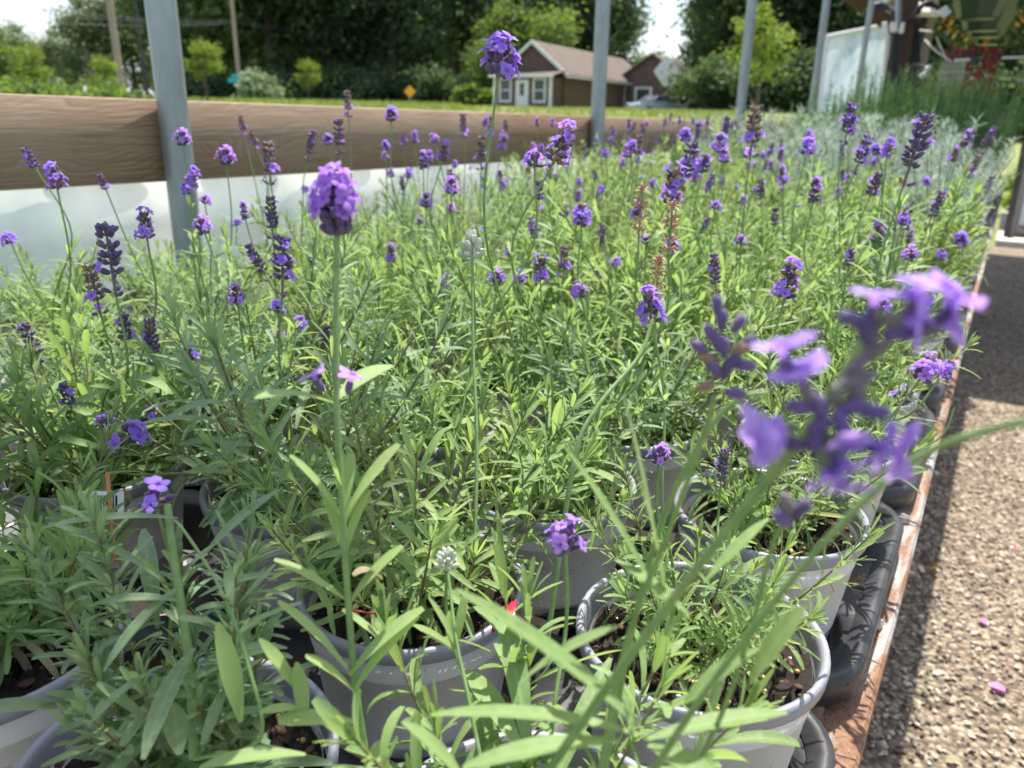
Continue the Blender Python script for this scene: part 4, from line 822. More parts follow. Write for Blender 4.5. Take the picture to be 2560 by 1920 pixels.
# tags and stakes
def tagpiece(o, x, y, d, s, mat, nm):
    p = U(x, y, d)-np.array(o.location); mb = MB(); box(mb, p, (s, .0008, s*.8), rot=rotz(rt.rand()*3)@np.array([[1, 0, 0], [0, .6, -.8], [0, .8, .6]])); return mb.build(nm, mat, o)
tagpiece(POTS[(1, 1)], 1090, 1330, .50, .022, 'redtag', 'plant_tag'); tagpiece(POTS[(1, 1)], 775, 1320, .46, .018, 'redtag', 'plant_tag')
o_ = POTS[(2, 1)]; pl = U(222, 1088, .55)-np.array(o_.location); RB = np.column_stack([rr, fw, uu]); mb = MB(); box(mb, pl, (.030, .0008, .018), rot=RB); lb = mb.build('care_label', 'white', o_, smooth=False)
mb = MB(); [box(mb, pl-fw*.0006+rr*(-.012+.0022*k), (.0007+.0007*(k % 3 == 1), .0006, .012), rot=RB) for k in range(11)]; mb.build('barcode', 'hose', lb, smooth=False)
mb = MB(); P = np.array([U(232, 1020, .53), U(246, 1190, .53), U(250, 1215, .53)])-np.array(o_.location); tube(mb, P, .0016, 6); mb.build('stake', 'terracotta', o_)
for (x, y, d, pt) in ((222, 1045, .55, (2, 1)), (262, 1060, .56, (2, 1)), (1090, 1180, .62, (1, 2)), (1190, 1165, .64, (1, 2)), (765, 1245, .33, (1, 0))):
    o_ = POTS[pt]; mb = MB(); p = U(x, y, d)-np.array(o_.location); leaves(mb, [p], [rt.normal(size=3)], [uu], .014, .010, 1.4, rnd=rt.rand(), prof=np.array([.4, .9, 1, .8, .2])); mb.build('dead_leaf', 'dry_leaf', o_)
# curling tendril of the rail side plant hanging over the rail
o_ = POTS[(0, 3)] if (0, 3) in POTS else D_
stalk(o_, [np.array(o_.location)+[.03, 0, SOILZ], U(1935, 940, .70), U(1990, 950, .66), U(2010, 925, .655), U(1985, 915, .655), U(1960, 935, .66), U(2000, 960, .65), U(2040, 935, .64), U(2062, 880, .64)], None, rt, rad=.0008)

# ------------------------------------------------------------------ boards, film, steel posts
POLEX = -1.5
PYS = [1.06, 3.08, 5.10, 7.13, 9.2, 11.2]
PLAB = ['thick near steel post in front of the left end of the wooden board', 'steel post standing before the brown house', 'thinner steel post right of the house against the yellow green tree', 'steel post at left edge of the white panel', 'slim steel post crossing in front of white panel', 'farthest slim steel post behind the rosemary']
for i, yv in enumerate(PYS):
    mb = MB(); lean = (-.03 if i else .02); tube(mb, [(POLEX, yv, 0), (POLEX, yv+lean*.3, 1.2), (POLEX+.0, yv+lean, 3.2)], .030, 20); root = mb.build('steel_post', 'galv'); tag(root, PLAB[i], 'post', 'steel hoop posts along the bench')
    mb = MB(); tube(mb, [(POLEX, yv, 0), (POLEX, yv, .05)], .036, 16); mb.build('ground_sleeve', 'galv', root)
def board(y0, y1, lab, dz0, dz1):
    mb = MB(); n = 40; ysr = np.linspace(y0, y1, n); V = []
    for k, yy in enumerate(ysr):
        f = k/(n-1); zt = CAMZ+dz0+(dz1-dz0)*f; b = .0015*sin(yy*13)+.001*sin(yy*31)
        for px, pz in ((-1.535+b, zt-.003), (-1.538+b, zt), (-1.572, zt), (-1.575, zt-.003), (-1.575, zt-.163), (-1.572, zt-.166), (-1.538+b, zt-.166), (-1.535+b, zt-.163)): V.append((px, yy, pz))
    m = 8; mb.add(V, [(i*m+k, i*m+(k+1) % m, (i+1)*m+(k+1) % m, (i+1)*m+k) for i in range(n-1) for k in range(m)]); mb.add(V[:8], [tuple(range(8))]); mb.add(V[-8:], [tuple(range(8))])
    tag(mb.build('wooden_board', 'wood'), lab, 'board', 'wooden side boards of the frame')
board(-1.2, 4.19, 'long weathered brown board running behind the near steel post to the house view', .034, -.012)
board(4.205, 7.3, 'brown board beyond the dark joint, behind the third steel post', -.012, -.035)
board(7.31, 11.5, 'farthest stretch of brown board behind the rosemary', -.035, -.06)
mb = MB(); nyy, nz_ = 120, 8; yv = np.linspace(-1.2, 11.4, nyy); V = []
for yy in yv:
    for k in range(nz_):
        f = k/(nz_-1); zb = .02+(CAMZ-.11-.006*yy-.02)*f; V.append((-1.580-.02*sin(f*pi)+.012*sin(yy*5.3+f*2)*(1-f)+.006*sin(yy*17+f*5), yy, zb))
mb.add(V, [(i*nz_+k, (i+1)*nz_+k, (i+1)*nz_+k+1, i*nz_+k+1) for i in range(nyy-1) for k in range(nz_-1)])
o = mb.build('plastic_film', 'film'); tag(o, 'translucent white plastic film curtain hanging under the wooden board', 'plastic film')
md = o.modifiers.new('thickness', 'SOLIDIFY'); md.thickness = .0006

# ------------------------------------------------------------------ far bench end: white panel, posts, hoses, baskets
def frame_pts(*px): return [at(*p) for p in px]
d9 = 9.6
PN = empty('film_panel', at(2130, 300, d9)); tag(PN, 'white plastic sheet stretched on a frame behind the rosemary', 'panel'); L0 = np.array(PN.location)
Q = [at(2068, 92, d9)-L0, at(2222, 62, d9*.93)-L0, at(2196, 340, d9*.93)-L0, at(2040, 340, d9)-L0]
mb = MB(); n = 14; V = []; nn_ = nrm(np.cross(Q[1]-Q[0], Q[3]-Q[0]))
for i in range(n):
    for k in range(n):
        a, b = i/(n-1), k/(n-1); V.append((Q[0]*(1-a)+Q[1]*a)*(1-b)+(Q[3]*(1-a)+Q[2]*a)*b+nn_*.03*sin(a*9+b*6)*sin(pi*a)*sin(pi*b))
mb.add(V, [(i*n+k, i*n+k+1, (i+1)*n+k+1, (i+1)*n+k) for i in range(n-1) for k in range(n-1)]); mb.build('sheet', 'film2', PN)
mb = MB(); tube(mb, [Q[0], Q[1]], .028, 8); tube(mb, [Q[0], Q[3]], .024, 8); tube(mb, [Q[1], Q[2]], .024, 8); mb.build('frame', 'white', PN)
def post(name, top, bot, w, mat, lab, cat='post', sides=4, grp=None):
    mb = MB(); b = np.array([bot[0], bot[1], bot[2]]); root = empty(name, (b[0], b[1], 0)); tag(root, lab, cat, grp)
    h = top[2]; box(mb, (0, 0, h/2), (w, w, h), rot=rotz(.2)) if sides == 4 else tube(mb, [(0, 0, 0), (0, 0, h)], w/2, sides)
    mb.build('shaft', mat, root, smooth=sides != 4); return root
p = at(2245, 150, 8.4); tall = post('wooden_post', (0, 0, 2.9), p, .20, 'darkwood', 'thick dark reddish brown wooden post wrapped with black hoses')
p2 = at(2310, 150, 8.6); post('wooden_post', (0, 0, 2.6), p2, .075, 'polewood', 'thin grey brown wooden post right of the hose wrapped post')
p3 = at(2385, 155, 5.9); gp = post('wooden_post', (0, 0, p3[2]), p3, .15, 'greywood', 'short pale grey green post with cut top bound with wire')
mb = MB(); zt = at(2385, 182, 5.9)[2]; tube(mb, [(.11*cos(a), .11*sin(a), zt) for a in np.linspace(0, 6.5, 14)], .006, 5); mb.build('binding_wire', 'twine', gp)
hs = empty('irrigation_hose', tuple(p[:2])+(0,)); tag(hs, 'bundle of black irrigation hoses arching over the dark post', 'hose'); hp = np.array([p[0], p[1], 0])
def hose(pts, r=.012): 
    P = np.array([at(*q) for q in pts])-hp; mb = MB(); Qs = np.vstack([2*P[0]-P[1], P, 2*P[-1]-P[-2]]); S_ = []
    for i in range(1, len(Qs)-2):
        for t_ in np.linspace(0, 1, 7, endpoint=False):
            a, b, c, e = Qs[i-1], Qs[i], Qs[i+1], Qs[i+2]; S_.append(.5*((2*b)+(-a+c)*t_+(2*a-5*b+4*c-e)*t_**2+(-a+3*b-3*c+e)*t_**3))
    S_.append(P[-1]); tube(mb, S_, r, 7); mb.build('hose_line', 'hose', hs)
for k in range(5): hose([(2155+k*3, 42+k, 8.2), (2175, 18+k*5, 8.2), (2205, 8+k*4, 8.2), (2228+k*3, 30, 8.15), (2235+k*4, 70, 8.15), (2228+k*4, 200, 8.2), (2220+k*4, 330, 8.2)])
for k in range(3): hose([(2240, 62+k*4, 8.1), (2265, 45+k*3, 8.1), (2290, 48+k*3, 8.1), (2310, 66+k*2, 8.1)]); hose([(2285+k*7, 50, 8.3), (2284+k*7, 160, 8.3), (2282+k*7, 330, 8.3)], .016)
for k in range(3): hose([(2283+k*6, 38, 7.6), (2300+k*5, 14, 7.6), (2325, 4+k*5, 7.6), (2352, 22+k*3, 7.6)], .010)
for k in range(2): hose([(2262, 182+k*3, 6.4), (2282, 164+k*4, 6.4), (2305, 163+k*4, 6.3), (2345, 180+k*3, 6.1)], .007)
def blk(x, y, d, w, h, ang, lab):
    q = at(x, y, d); mb = MB(); R_ = np.column_stack([rr, fw, uu]); ca, sa = cos(ang), sin(ang); R2 = R_@np.array([[ca, 0, -sa], [0, 1, 0], [sa, 0, ca]]); box(mb, (0, 0, 0), (w, .03, h), rot=R2)
    V = mb.V[0]; o = mb.build('foam_clip', 'white', smooth=False); o.location = q; bv = o.modifiers.new('b', 'BEVEL'); bv.width = .006; tag(o, lab, 'hose clip', 'white hose clips')
blk(2212, 72, 8.05, .05, .13, .1, 'white block on the hoses at the corner of the panel'); blk(2234, 68, 8.0, .07, .10, 0, 'white block tied to the middle of the hose bundle'); blk(2254, 70, 8.0, .045, .11, -.15, 'white block on the right of the hose bundle')
blk(2322, 172, 6.2, .055, .05, .6, 'upper white tag tied by twine left of the pale post'); blk(2312, 186, 6.2, .08, .04, .5, 'lower white tag tied by twine left of the pale post'); blk(2362, 30, 5.0, .06, .06, .7, 'white pointed tag beside the dark green hanging baskets')
rf = empty('roof_frame', (0, 0, 0)); tag(rf, 'brown and white timber of a shelter roof above the hose post', 'shelter roof')
mb = MB()
for k in range(9): box(mb, (1.35, 5.75+.55*k, 2.86), (4.3, .546, .03))
mb.build('roof_boards', 'darkwood', rf, smooth=False)
for k in range(3):
    mb = MB(); box(mb, (-.7+2.0*k, 8.0, 2.77), (.09, 5.2, .14)); mb.build('rafter', 'darkwood', rf, smooth=False)
for (x_, y_) in ((3.3, 5.6), (3.3, 10.3), (-.7, 10.5)):
    mb = MB(); box(mb, (x_, y_, 1.37), (.12, .12, 2.74)); mb.build('roof_post', 'darkwood', rf, smooth=False)
def beam(a, b, w, mat, nm):
    A1, B1 = at(*a), at(*b); mb = MB(); tube(mb, [A1, B1], w, 4); mb.build(nm, mat, rf, smooth=False)
beam((2120, -30, 8.6), (2250, 62, 8.6), .13, 'darkwood', 'rafter'); beam((2160, -8, 8.8), (2420, -25, 8.8), .09, 'darkwood', 'rafter'); beam((2250, 38, 8.5), (2420, 42, 8.5), .07, 'darkwood', 'rafter'); beam((2250, 30, 8.35), (2400, 32, 8.35), .045, 'white', 'white_batten'); beam((2215, -6, 8.2), (2300, 20, 8.7), .06, 'white', 'white_batten'); beam((2246, -20, 8.0), (2246, 60, 8.0), .03, 'galv', 'bracket')
def wireobj(name, pts, r, mat, lab, cat='wire', sag=0, grp=None):
    P = [at(*q) if len(q) == 3 else q for q in pts]; P = np.array(P); base = P[0].copy(); mb = MB(); S_ = []
    for i in range(len(P)-1):
        for t_ in np.linspace(0, 1, 12): S_.append(P[i]*(1-t_)+P[i+1]*t_-np.array([0, 0, sag*4*t_*(1-t_)])-base)
    tube(mb, S_, r, 5); o = mb.build(name, mat); o.location = base; tag(o, lab, cat, grp); return o
wireobj('support_string', [(2300, 76, 6.2), (2372, 84, 5.9)], .009, 'twine', 'pale string running level from the grey post to the yellow flowers', 'string')
wireobj('support_string', [(2312, 100, 6.2), (2340, 128, 6.0), (2378, 154, 5.85)], .007, 'twine', 'pale string slanting down to the top of the cut post, lower one', 'string')
wireobj('support_string', [(2338, 86, 6.1), (2366, 150, 5.9)], .006, 'twine', 'steep pale string above the cut post', 'string')
wireobj('support_rod', [(2388, 151, 5.7), (2424, 149, 5.7)], .012, 'white', 'short white rod on top of the cut post', 'rod')
wireobj('support_rod', [(2505, 145, 5.7), (2640, 140, 5.6)], .010, 'white', 'white rod right of the green hanging baskets', 'rod')
wireobj('support_string', [(2430, 192, 7), (2600, 212, 7)], .006, 'wire', 'thin dark line behind the baskets at the right edge', 'string')

# hanging baskets
def bloom_mesh(mat):
    mb = MB(); ag = np.arange(5)*2*pi/5; D5 = np.stack([np.cos(ag), np.sin(ag), np.full(5, .3)], 1); leaves(mb, np.zeros((5, 3)), D5, np.tile([0, 0, 1.], (5, 1)), .017, .015, .3, 0, np.linspace(.2, .9, 5), np.array([.4, .9, 1, .9, .5]), rows=4); return mb.mesh('bloom', [mat])
BLOOMS = [bloom_mesh(x) for x in ('yellow', 'orange', 'redleaf')]
def basket(x, y, d, fl, lab, trail=0, n=500, R=.135, red=False, hgt=.17, spread=.19, name='hanging_basket', direct=None):
    bot = at(x, y, d) if direct is None else np.array(direct); root = empty(name, bot); tag(root, lab, 'hanging basket', 'hanging flower baskets over the aisle')
    mb = MB(); lathe(mb, [(0, 0), (.078, 0), (.084, .006), (R*.80, .07), (R*.815, .078), (R, hgt-.02), (R+.007, hgt-.018), (R+.007, hgt), (R-.004, hgt), (R-.01, hgt-.03)], 8, 0); 
    mb.build('planter', 'basket', root, smooth=False)
    mb = MB(); rim = np.array([0, 0, hgt]); 
    for k in range(3):
        a = k*2.09; tube(mb, [(R*cos(a), R*sin(a), hgt), (0, 0, hgt+.42)], .002, 5)
    tube(mb, [(0, 0, hgt+.42), (0, 0, hgt+.50), (.02, 0, hgt+.53), (.03, 0, hgt+.50)], .003, 5); mb.build('hanger', 'hose', root)
    r = np.random.RandomState(int(abs(x)*7+abs(y)) % 9999); mb = MB(); a = r.rand(n)*6.28; q = np.sqrt(r.rand(n)); z = hgt+.01+.09*r.rand(n)*(1.2-q)-trail*r.rand(n)*(q > .7); rad = spread*q
    quads(mb, np.stack([rad*np.cos(a), rad*np.sin(a), z], 1), .028+.02*r.rand(n), rng=r); mb.build('foliage', 'redleaf' if red else 'tree_mid', root)
    mb = MB(); m = int(n*.16); a = r.rand(m)*6.28; q = .55+.5*r.rand(m); z = hgt+.03+.10*r.rand(m)*(1.3-q)-trail*r.rand(m)
    for k in range(m if direct is None else 12):
        c = (spread*q[k]*cos(a[k]), spread*q[k]*sin(a[k]), z[k]); o = inst('bloom', BLOOMS[fl[k % len(fl)][1]], root, c); nn = Vector((cos(a[k]), sin(a[k]), .5+r.normal()*.3)); o.rotation_euler = nn.to_track_quat('Z', 'Y').to_euler()
    return root
Y_, O_, R_ = (0, 0), (0, 1), (0, 2)
basket(2442, 48, 3.5, [Y_, O_], 'nearest dark green octagonal hanging basket, highest in the photo', 0, 260)
basket(2455, 78, 3.85, [Y_, O_], 'second dark green hanging basket, just below the highest one', 0, 260)
basket(2462, 94, 4.15, [Y_], 'third dark green hanging basket in the row', .05, 300)
basket(2476, 112, 4.45, [Y_, O_], 'lowest dark green hanging basket of the row, yellow flowers beside it', .22, 700, spread=.21)
basket(2388, 78, 5.2, [Y_, Y_, O_], 'hanging basket of yellow and orange flowers left of the green baskets', .12, 420, spread=.13, R=.07, hgt=.07)
basket(2575, 78, 4.6, [Y_], 'basket of yellow flowers cut by the right edge of the photo', .12, 600, spread=.2)
basket(2425, 165, 6.3, [R_], 'hanging basket of trailing dark red leaves behind the pale post', .34, 620, red=True, spread=.21, R=.10, hgt=.10)
for k, (bx, by, bz) in enumerate(((-.56, .80, 2.02), (-.84, .66, 2.1))):  # baskets added above the frame, out of view, to shade the near left pots
    basket(0+k, 0, 1, [Y_, O_], ['unseen basket added overhead to shade the near left pots', 'unseen shade basket added overhead toward the first steel post', 'added overhead shade basket nearest the camera', 'added overhead shade basket above the board', 'added overhead shade basket nearest the aisle'][k], .1, 1100, spread=.24, direct=(bx, by, bz))
# pipe added out of view to hold up those shade baskets
mb = MB(); tube(mb, [(0, -1, 2.72), (0, 3, 2.72)], .017, 8); o = mb.build('shade_basket_pipe', 'galv'); o.location = (-.8, 0, 0); tag(o, 'unseen steel pipe added overhead to carry the shade baskets', 'pipe')

# right edge: slab, block wall, yellow shrubs, wooden frame
def gxy(x, y, z=0): d = ray(x, y); return CAM+d*((z-CAMZ)/d[2])
p = gxy(2525, 478); mb = MB(); box(mb, (0, 0, .03), (3.2, .9, .06)); o = mb.build('concrete_slab', 'concrete', smooth=False); o.location = (1.62, 10.1, 0); tag(o, 'pale concrete slab across the end of the gravel aisle', kind='structure')
mb = MB(); 
for i in range(6):
    for k in range(2): box(mb, (i*.41+.2*k, 0, .1+.2*k), (.40, .2, .19))
o = mb.build('block_wall', 'block', smooth=False); o.location = (.22, 10.75, .06); tag(o, 'low grey cinder block wall at the end of the aisle', 'wall')
def crown_mesh(mb, r, c, rad, n, leaf, clumps, mi=0, flat=.0):
    cc = r.normal(size=(clumps, 3)); cc = nrm(cc)*(r.rand(clumps, 1)**.45); cc = cc*np.array(rad)*.82+np.array(c); cs = .16+.2*r.rand(clumps); br = np.clip(.35+.25*r.normal(size=clumps), 0, 1)
    k = r.randint(clumps, size=n); off = r.normal(size=(n, 3))*.52; P = cc[k]+off*(cs[k][:, None]*np.mean(rad)*1.15)*np.array([1.1, 1.1, .75])
    quads(mb, P, leaf*(.6+.8*r.rand(n)), mi, np.clip(br[k]+.18*r.normal(size=n), 0, 1), rng=r, flat=flat)
def bush(name, x, y, z, rad, n, leaf, mat, lab, cat='shrub', clumps=16, seed=1, grp=None):
    r = np.random.RandomState(seed); root = empty(name, (x, y, z)); tag(root, lab, cat, grp); mb = MB(); crown_mesh(mb, r, (0, 0, rad[2]*.95), rad, n, leaf, clumps); mb.build('foliage', mat, root)
    mb = MB()
    for k in range(5): a = r.rand()*6.28; tube(mb, [(0, 0, -.02), (rad[0]*.3*cos(a), rad[1]*.3*sin(a), rad[2]*1.0)], [.03*rad[2], .012*rad[2]], 6)
    mb.build('stems', 'trunk', root); return root
q1, q2 = gxy(2530, 500), G(2520, 8.2)
bush('shrub', .30, 11.3, .1, (.42, .36, .27), 2600, .05, 'tree_yellow', 'bright yellow green shrub low behind the block wall', seed=3, grp='yellow green shrubs past the bench end')
bush('shrub', .40, 13.2, .05, (.5, .45, .36), 2400, .06, 'tree_yellow', 'upper yellow green shrub farther behind the block wall', seed=4, grp='yellow green shrubs past the bench end')
bush('shrub', 1.2, 15.4, .05, (.6, .5, .4), 2200, .06, 'tree_light', 'green shrub on the lawn beyond the yellow ones', seed=5, grp='yellow green shrubs past the bench end')
fr = empty('cold_frame', gxy(2490, 545)); tag(fr, 'weathered brown wooden frame with pale inset panel at the right edge', 'frame'); L0 = np.array(fr.location)
dd = 4.35
mb = MB(); tube(mb, [at(2524, 592, dd)-L0, at(2572, 355, dd)-L0], .032, 4); mb.build('upright', 'polewood', fr, smooth=False)
mb = MB(); tube(mb, [at(2524, 580, dd)-L0, at(2660, 588, dd)-L0], .028, 4); mb.build('bottom_rail', 'polewood', fr, smooth=False)
mb = MB(); Qp = [at(2541, 562, dd+.02)-L0, at(2660, 566, dd+.02)-L0, at(2680, 360, dd+.02)-L0, at(2583, 360, dd+.02)-L0]; mb.add(Qp+[v+fw*.02 for v in Qp], [(0, 1, 2, 3), (4, 7, 6, 5), (0, 4, 5, 1), (1, 5, 6, 2), (2, 6, 7, 3), (3, 7, 4, 0)]); mb.build('panel', 'white', fr, smooth=False)

# ------------------------------------------------------------------ house
P0 = G(1410, 57); P1 = G(1592, 71); e1 = nrm(P1-P0); e2 = np.array([-e1[1], e1[0]]); hz0 = 1.42
HO = empty('brown_house', (P0[0], P0[1], hz0)); tag(HO, 'brown sided house with reddish roof and white trimmed front porch', 'house')
HO.rotation_euler = (0, 0, atan2(e1[1], e1[0]))   # local x = receding along the side, local y = left along the front
Wd_, Ln, EH, AH = 5.0, 18.0, 2.55, 4.5
def prism(mb, x0, x1, y0, y1, eh, ah, mi=0, axis='x'):
    ym = (y0+y1)/2
    V = [(x0, y0, -.5), (x0, y1, -.5), (x0, y1, eh), (x0, ym, ah), (x0, y0, eh), (x1, y0, -.5), (x1, y1, -.5), (x1, y1, eh), (x1, ym, ah), (x1, y0, eh)]
    mb.add(V, [(0, 4, 3, 2, 1), (5, 6, 7, 8, 9)], mi); mb.add(V, [(0, 5, 9, 4), (1, 2, 7, 6)], mi)
def gable_roof(mb, x0, x1, y0, y1, eh, ah, ov=.3, th=.12):
    ym = (y0+y1)/2; sl = (ah-eh)/((y1-y0)/2)
    for sgn, ye in ((-1, y0), (1, y1)):
        yo = ye+sgn*ov; zo = eh-ov*sl; V = [(x0-ov, yo, zo+.02), (x1+ov, yo, zo+.02), (x1+ov, ym, ah+.02), (x0-ov, ym, ah+.02)]; V += [(a, b, c+th) for a, b, c in V]; mb.add(V, [(0, 1, 2, 3), (4, 7, 6, 5), (0, 4, 5, 1), (1, 5, 6, 2), (2, 6, 7, 3), (3, 7, 4, 0)])
mb = MB(); prism(mb, 0, Ln, 0, Wd_, EH, AH); mb.build('wall', 'siding', HO, smooth=False)
mb = MB(); gable_roof(mb, 0, Ln, 0, Wd_, EH, AH); roof = mb.build('roof', 'shingle', HO, smooth=False)
mb = MB()
for (ya, za, yb, zb) in ((-.33, EH-.27, Wd_/2, AH+.02), (Wd_+.33, EH-.27, Wd_/2, AH+.02)):
    V = [(-.36, ya, za-.1), (-.36, yb, zb-.1), (-.36, yb, zb+.16), (-.36, ya, za+.16)]; V += [(a+.05, b, c) for a, b, c in V]; mb.add(V, [(0, 1, 2, 3), (4, 7, 6, 5), (0, 4, 5, 1), (2, 6, 7, 3), (1, 5, 6, 2), (3, 7, 4, 0)])
box(mb, (Ln/2, -.34, EH-.24), (Ln+.7, .06, .18)); mb.build('roof_trim', 'white', HO, smooth=False)
# porch
PD = 1.9
mb = MB(); box(mb, (-PD/2, Wd_*.47, .83), (PD-.02, Wd_*.86, 2.66)); mb.build('porch_wall', 'siding', HO, smooth=False)
mb = MB(); V = [(-PD-.35, Wd_*.47-2.45, 2.2), (-PD-.35, Wd_*.47+2.45, 2.2), (.0, Wd_*.47+2.45, 2.62), (.0, Wd_*.47-2.45, 2.62)]; V += [(a, b, c+.1) for a, b, c in V]; mb.add(V, [(0, 1, 2, 3), (4, 7, 6, 5), (0, 4, 5, 1), (1, 5, 6, 2), (2, 6, 7, 3), (3, 7, 4, 0)]); mb.build('porch_roof', 'shingle', HO, smooth=False)
mb = MB(); box(mb, (-PD-.37, Wd_*.47, 2.24), (.05, 4.95, .16)); mb.build('porch_fascia', 'white', HO, smooth=False)
for yy in (Wd_*.47-2.14, Wd_*.47+2.14):
    mb = MB(); box(mb, (-PD-.03, yy, .85), (.08, .22, 2.7)); mb.build('corner_board', 'white', HO, smooth=False)
mb = MB(); box(mb, (-PD-.03, 2.35, 1.02), (.06, .98, 2.02)); dr = mb.build('door', 'white', HO, smooth=False)
mb = MB(); box(mb, (-PD-.066, 2.35, 1.4), (.012, .34, .8)); mb.build('pane', 'glass', dr, smooth=False)
mb = MB(); box(mb, (-PD-.075, 2.05, .95), (.03, .05, .12)); mb.build('handle', 'chrome', dr, smooth=False)
def hwin(yc, xc, zc, w, h, face):
    mb = MB(); t_ = .09
    if face == 'f':
        for (dy, dz, sy, sz) in ((-w/2, 0, t_*1.4, h+t_*2), (w/2, 0, t_*1.4, h+t_*2), (0, h/2, w, t_*1.4), (0, -h/2, w, t_*1.6), (0, 0, w, t_*.8)): box(mb, (xc-.03, yc+dy, zc+dz), (.07, sy, sz))
        o = mb.build('window', 'white', HO, smooth=False); m2 = MB(); box(m2, (xc-.008, yc, zc), (.02, w-.08, h-.08))
    else:
        for (dx, dz, sx, sz) in ((-w/2, 0, t_, h+t_*2), (w/2, 0, t_, h+t_*2), (0, h/2, w, t_), (0, -h/2, w, t_)): box(mb, (xc+dx, yc-.03, zc+dz), (sx, .07, sz))
        o = mb.build('window', 'white', HO, smooth=False); m2 = MB(); box(m2, (xc, yc-.008, zc), (w-.06, .02, h-.06))
    m2.build('pane', 'glass', o, smooth=False)
hwin(1.05, -PD, 1.35, .85, 1.45, 'f'); hwin(3.65, -PD, 1.35, .85, 1.45, 'f'); hwin(0, 12.6, 1.3, .9, 1.5, 's'); hwin(0, 6.2, 1.3, .9, 1.2, 's')
# rear wing with its own gable
WX0 = Ln-5.2
mb = MB(); prism(mb, WX0, WX0+5, -5.3, 1.2, 2.4, 4.5); mb.build('wing_wall', 'siding', HO, smooth=False)
mb = MB(); gable_roof(mb, WX0, WX0+5, -5.3, 1.2, 2.4, 4.5, .35); mb.build('wing_roof', 'shingle', HO, smooth=False)
mb = MB(); box(mb, (WX0-.03, -1.4, 1.05), (.06, 1.5, 2.1)); wd = mb.build('wing_door', 'white', HO, smooth=False); mb = MB(); box(mb, (WX0-.066, -1.4, 1.1), (.012, 1.05, 1.7)); mb.build('pane', 'glass', wd, smooth=False)
mb = MB(); V = [(WX0+1.0, -6.0, 1.9), (WX0+1.0, -3.6, 2.1), (WX0+1.0, -2.7, 3.2), (WX0+1.0, -3.7, 4.4)]; V += [(a+.15, b, c) for a, b, c in V]; V2 = np.array(V); V2[:, 0] -= 2.75; mb.add(V2, [(0, 3, 2, 1), (4, 5, 6, 7), (0, 1, 5, 4), (1, 2, 6, 5), (2, 3, 7, 6), (3, 0, 4, 7)]); mb.build('white_gable_end', 'white', HO, smooth=False)
mb = MB(); box(mb, (WX0-.6, -5.6, 1.9), (1.4, 2.8, .16)); mb.build('side_canopy', 'shingle', HO, smooth=False)

# ------------------------------------------------------------------ cars
def car(name, pos, rz, paint, lab):
    root = empty(name, pos, rz); tag(root, lab, 'car', 'parked cars'); mb = MB()
    prof = [(-2.2, .35), (-2.25, .65), (-2.1, .85), (-1.2, .95), (-.55, 1.38), (.7, 1.42), (1.5, 1.0), (2.15, .95), (2.25, .6), (2.2, .35)]
    V = [(x, -.82, z) for x, z in prof]+[(x, .82, z) for x, z in prof]; 
    V = [(x, y*(.84 if z > 1.1 else 1), z) for x, y, z in V]; m = len(prof); mb.add(V, [tuple(range(m))[::-1]]); mb.add(V, [tuple(range(m, 2*m))]); mb.add(V, [(k, k+1, m+k+1, m+k) for k in range(m-1)]+[(m-1, 0, m, 2*m-1)]); b = mb.build('body', paint, root, smooth=False); bv = b.modifiers.new('b', 'BEVEL'); bv.width = .06; bv.segments = 2
    mb = MB(); V = [(-1.17, -.70, 1.0), (-1.17, .70, 1.0), (-.60, .62, 1.36), (-.60, -.62, 1.36)]; V = [(x-.03, y, z+.03) for x, y, z in V]+[(x, y, z) for x, y, z in V]; mb.add(V, [(0, 3, 2, 1), (4, 5, 6, 7), (0, 1, 5, 4), (2, 3, 7, 6), (1, 2, 6, 5), (3, 0, 4, 7)]); mb.build('windscreen', 'glass', root, smooth=False)
    for s in (-1, 1):
        mb = MB(); V = [(-.95, s*.80, 1.0), (1.3, s*.80, 1.02), (.68, s*.70, 1.36), (-.5, s*.70, 1.34)]; V = [(x, y+s*.03, z) for x, y, z in V]+[(x, y-s*.03, z) for x, y, z in V]; mb.add(V, [(0, 1, 2, 3), (4, 7, 6, 5), (0, 4, 5, 1), (2, 6, 7, 3), (1, 5, 6, 2), (3, 7, 4, 0)]); mb.build('side_window', 'glass', root, smooth=False)
        mb = MB(); box(mb, (-2.2, s*.6, .68), (.08, .32, .14)); mb.build('headlight', 'chrome', root, smooth=False)
        for wx in (-1.4, 1.4):
            mb = MB(); a = np.linspace(0, 6.2832, 20); 
            tube(mb, [(wx, s*.74, .32), (wx, s*.88, .32)], .32, 18); w = mb.build('wheel', 'rubber', root); mb = MB(); tube(mb, [(wx, s*.80, .32), (wx, s*.895, .32)], .19, 14); mb.build('rim', 'chrome', w)
def gpt(x, b): q = G(x, b); return (q[0], q[1], float(ground_z(q[0], q[1])))
q = gpt(1640, 60); car('parked_car', (q[0], q[1], q[2]-.30), YAW+.5, 'carblue', 'pale blue silver car parked right of the brown house')
q = gpt(1004, 82); car('parked_car', (q[0], q[1], q[2]+.45), YAW+.1, 'carwhite', 'small white car far off left of the amber diamond sign')

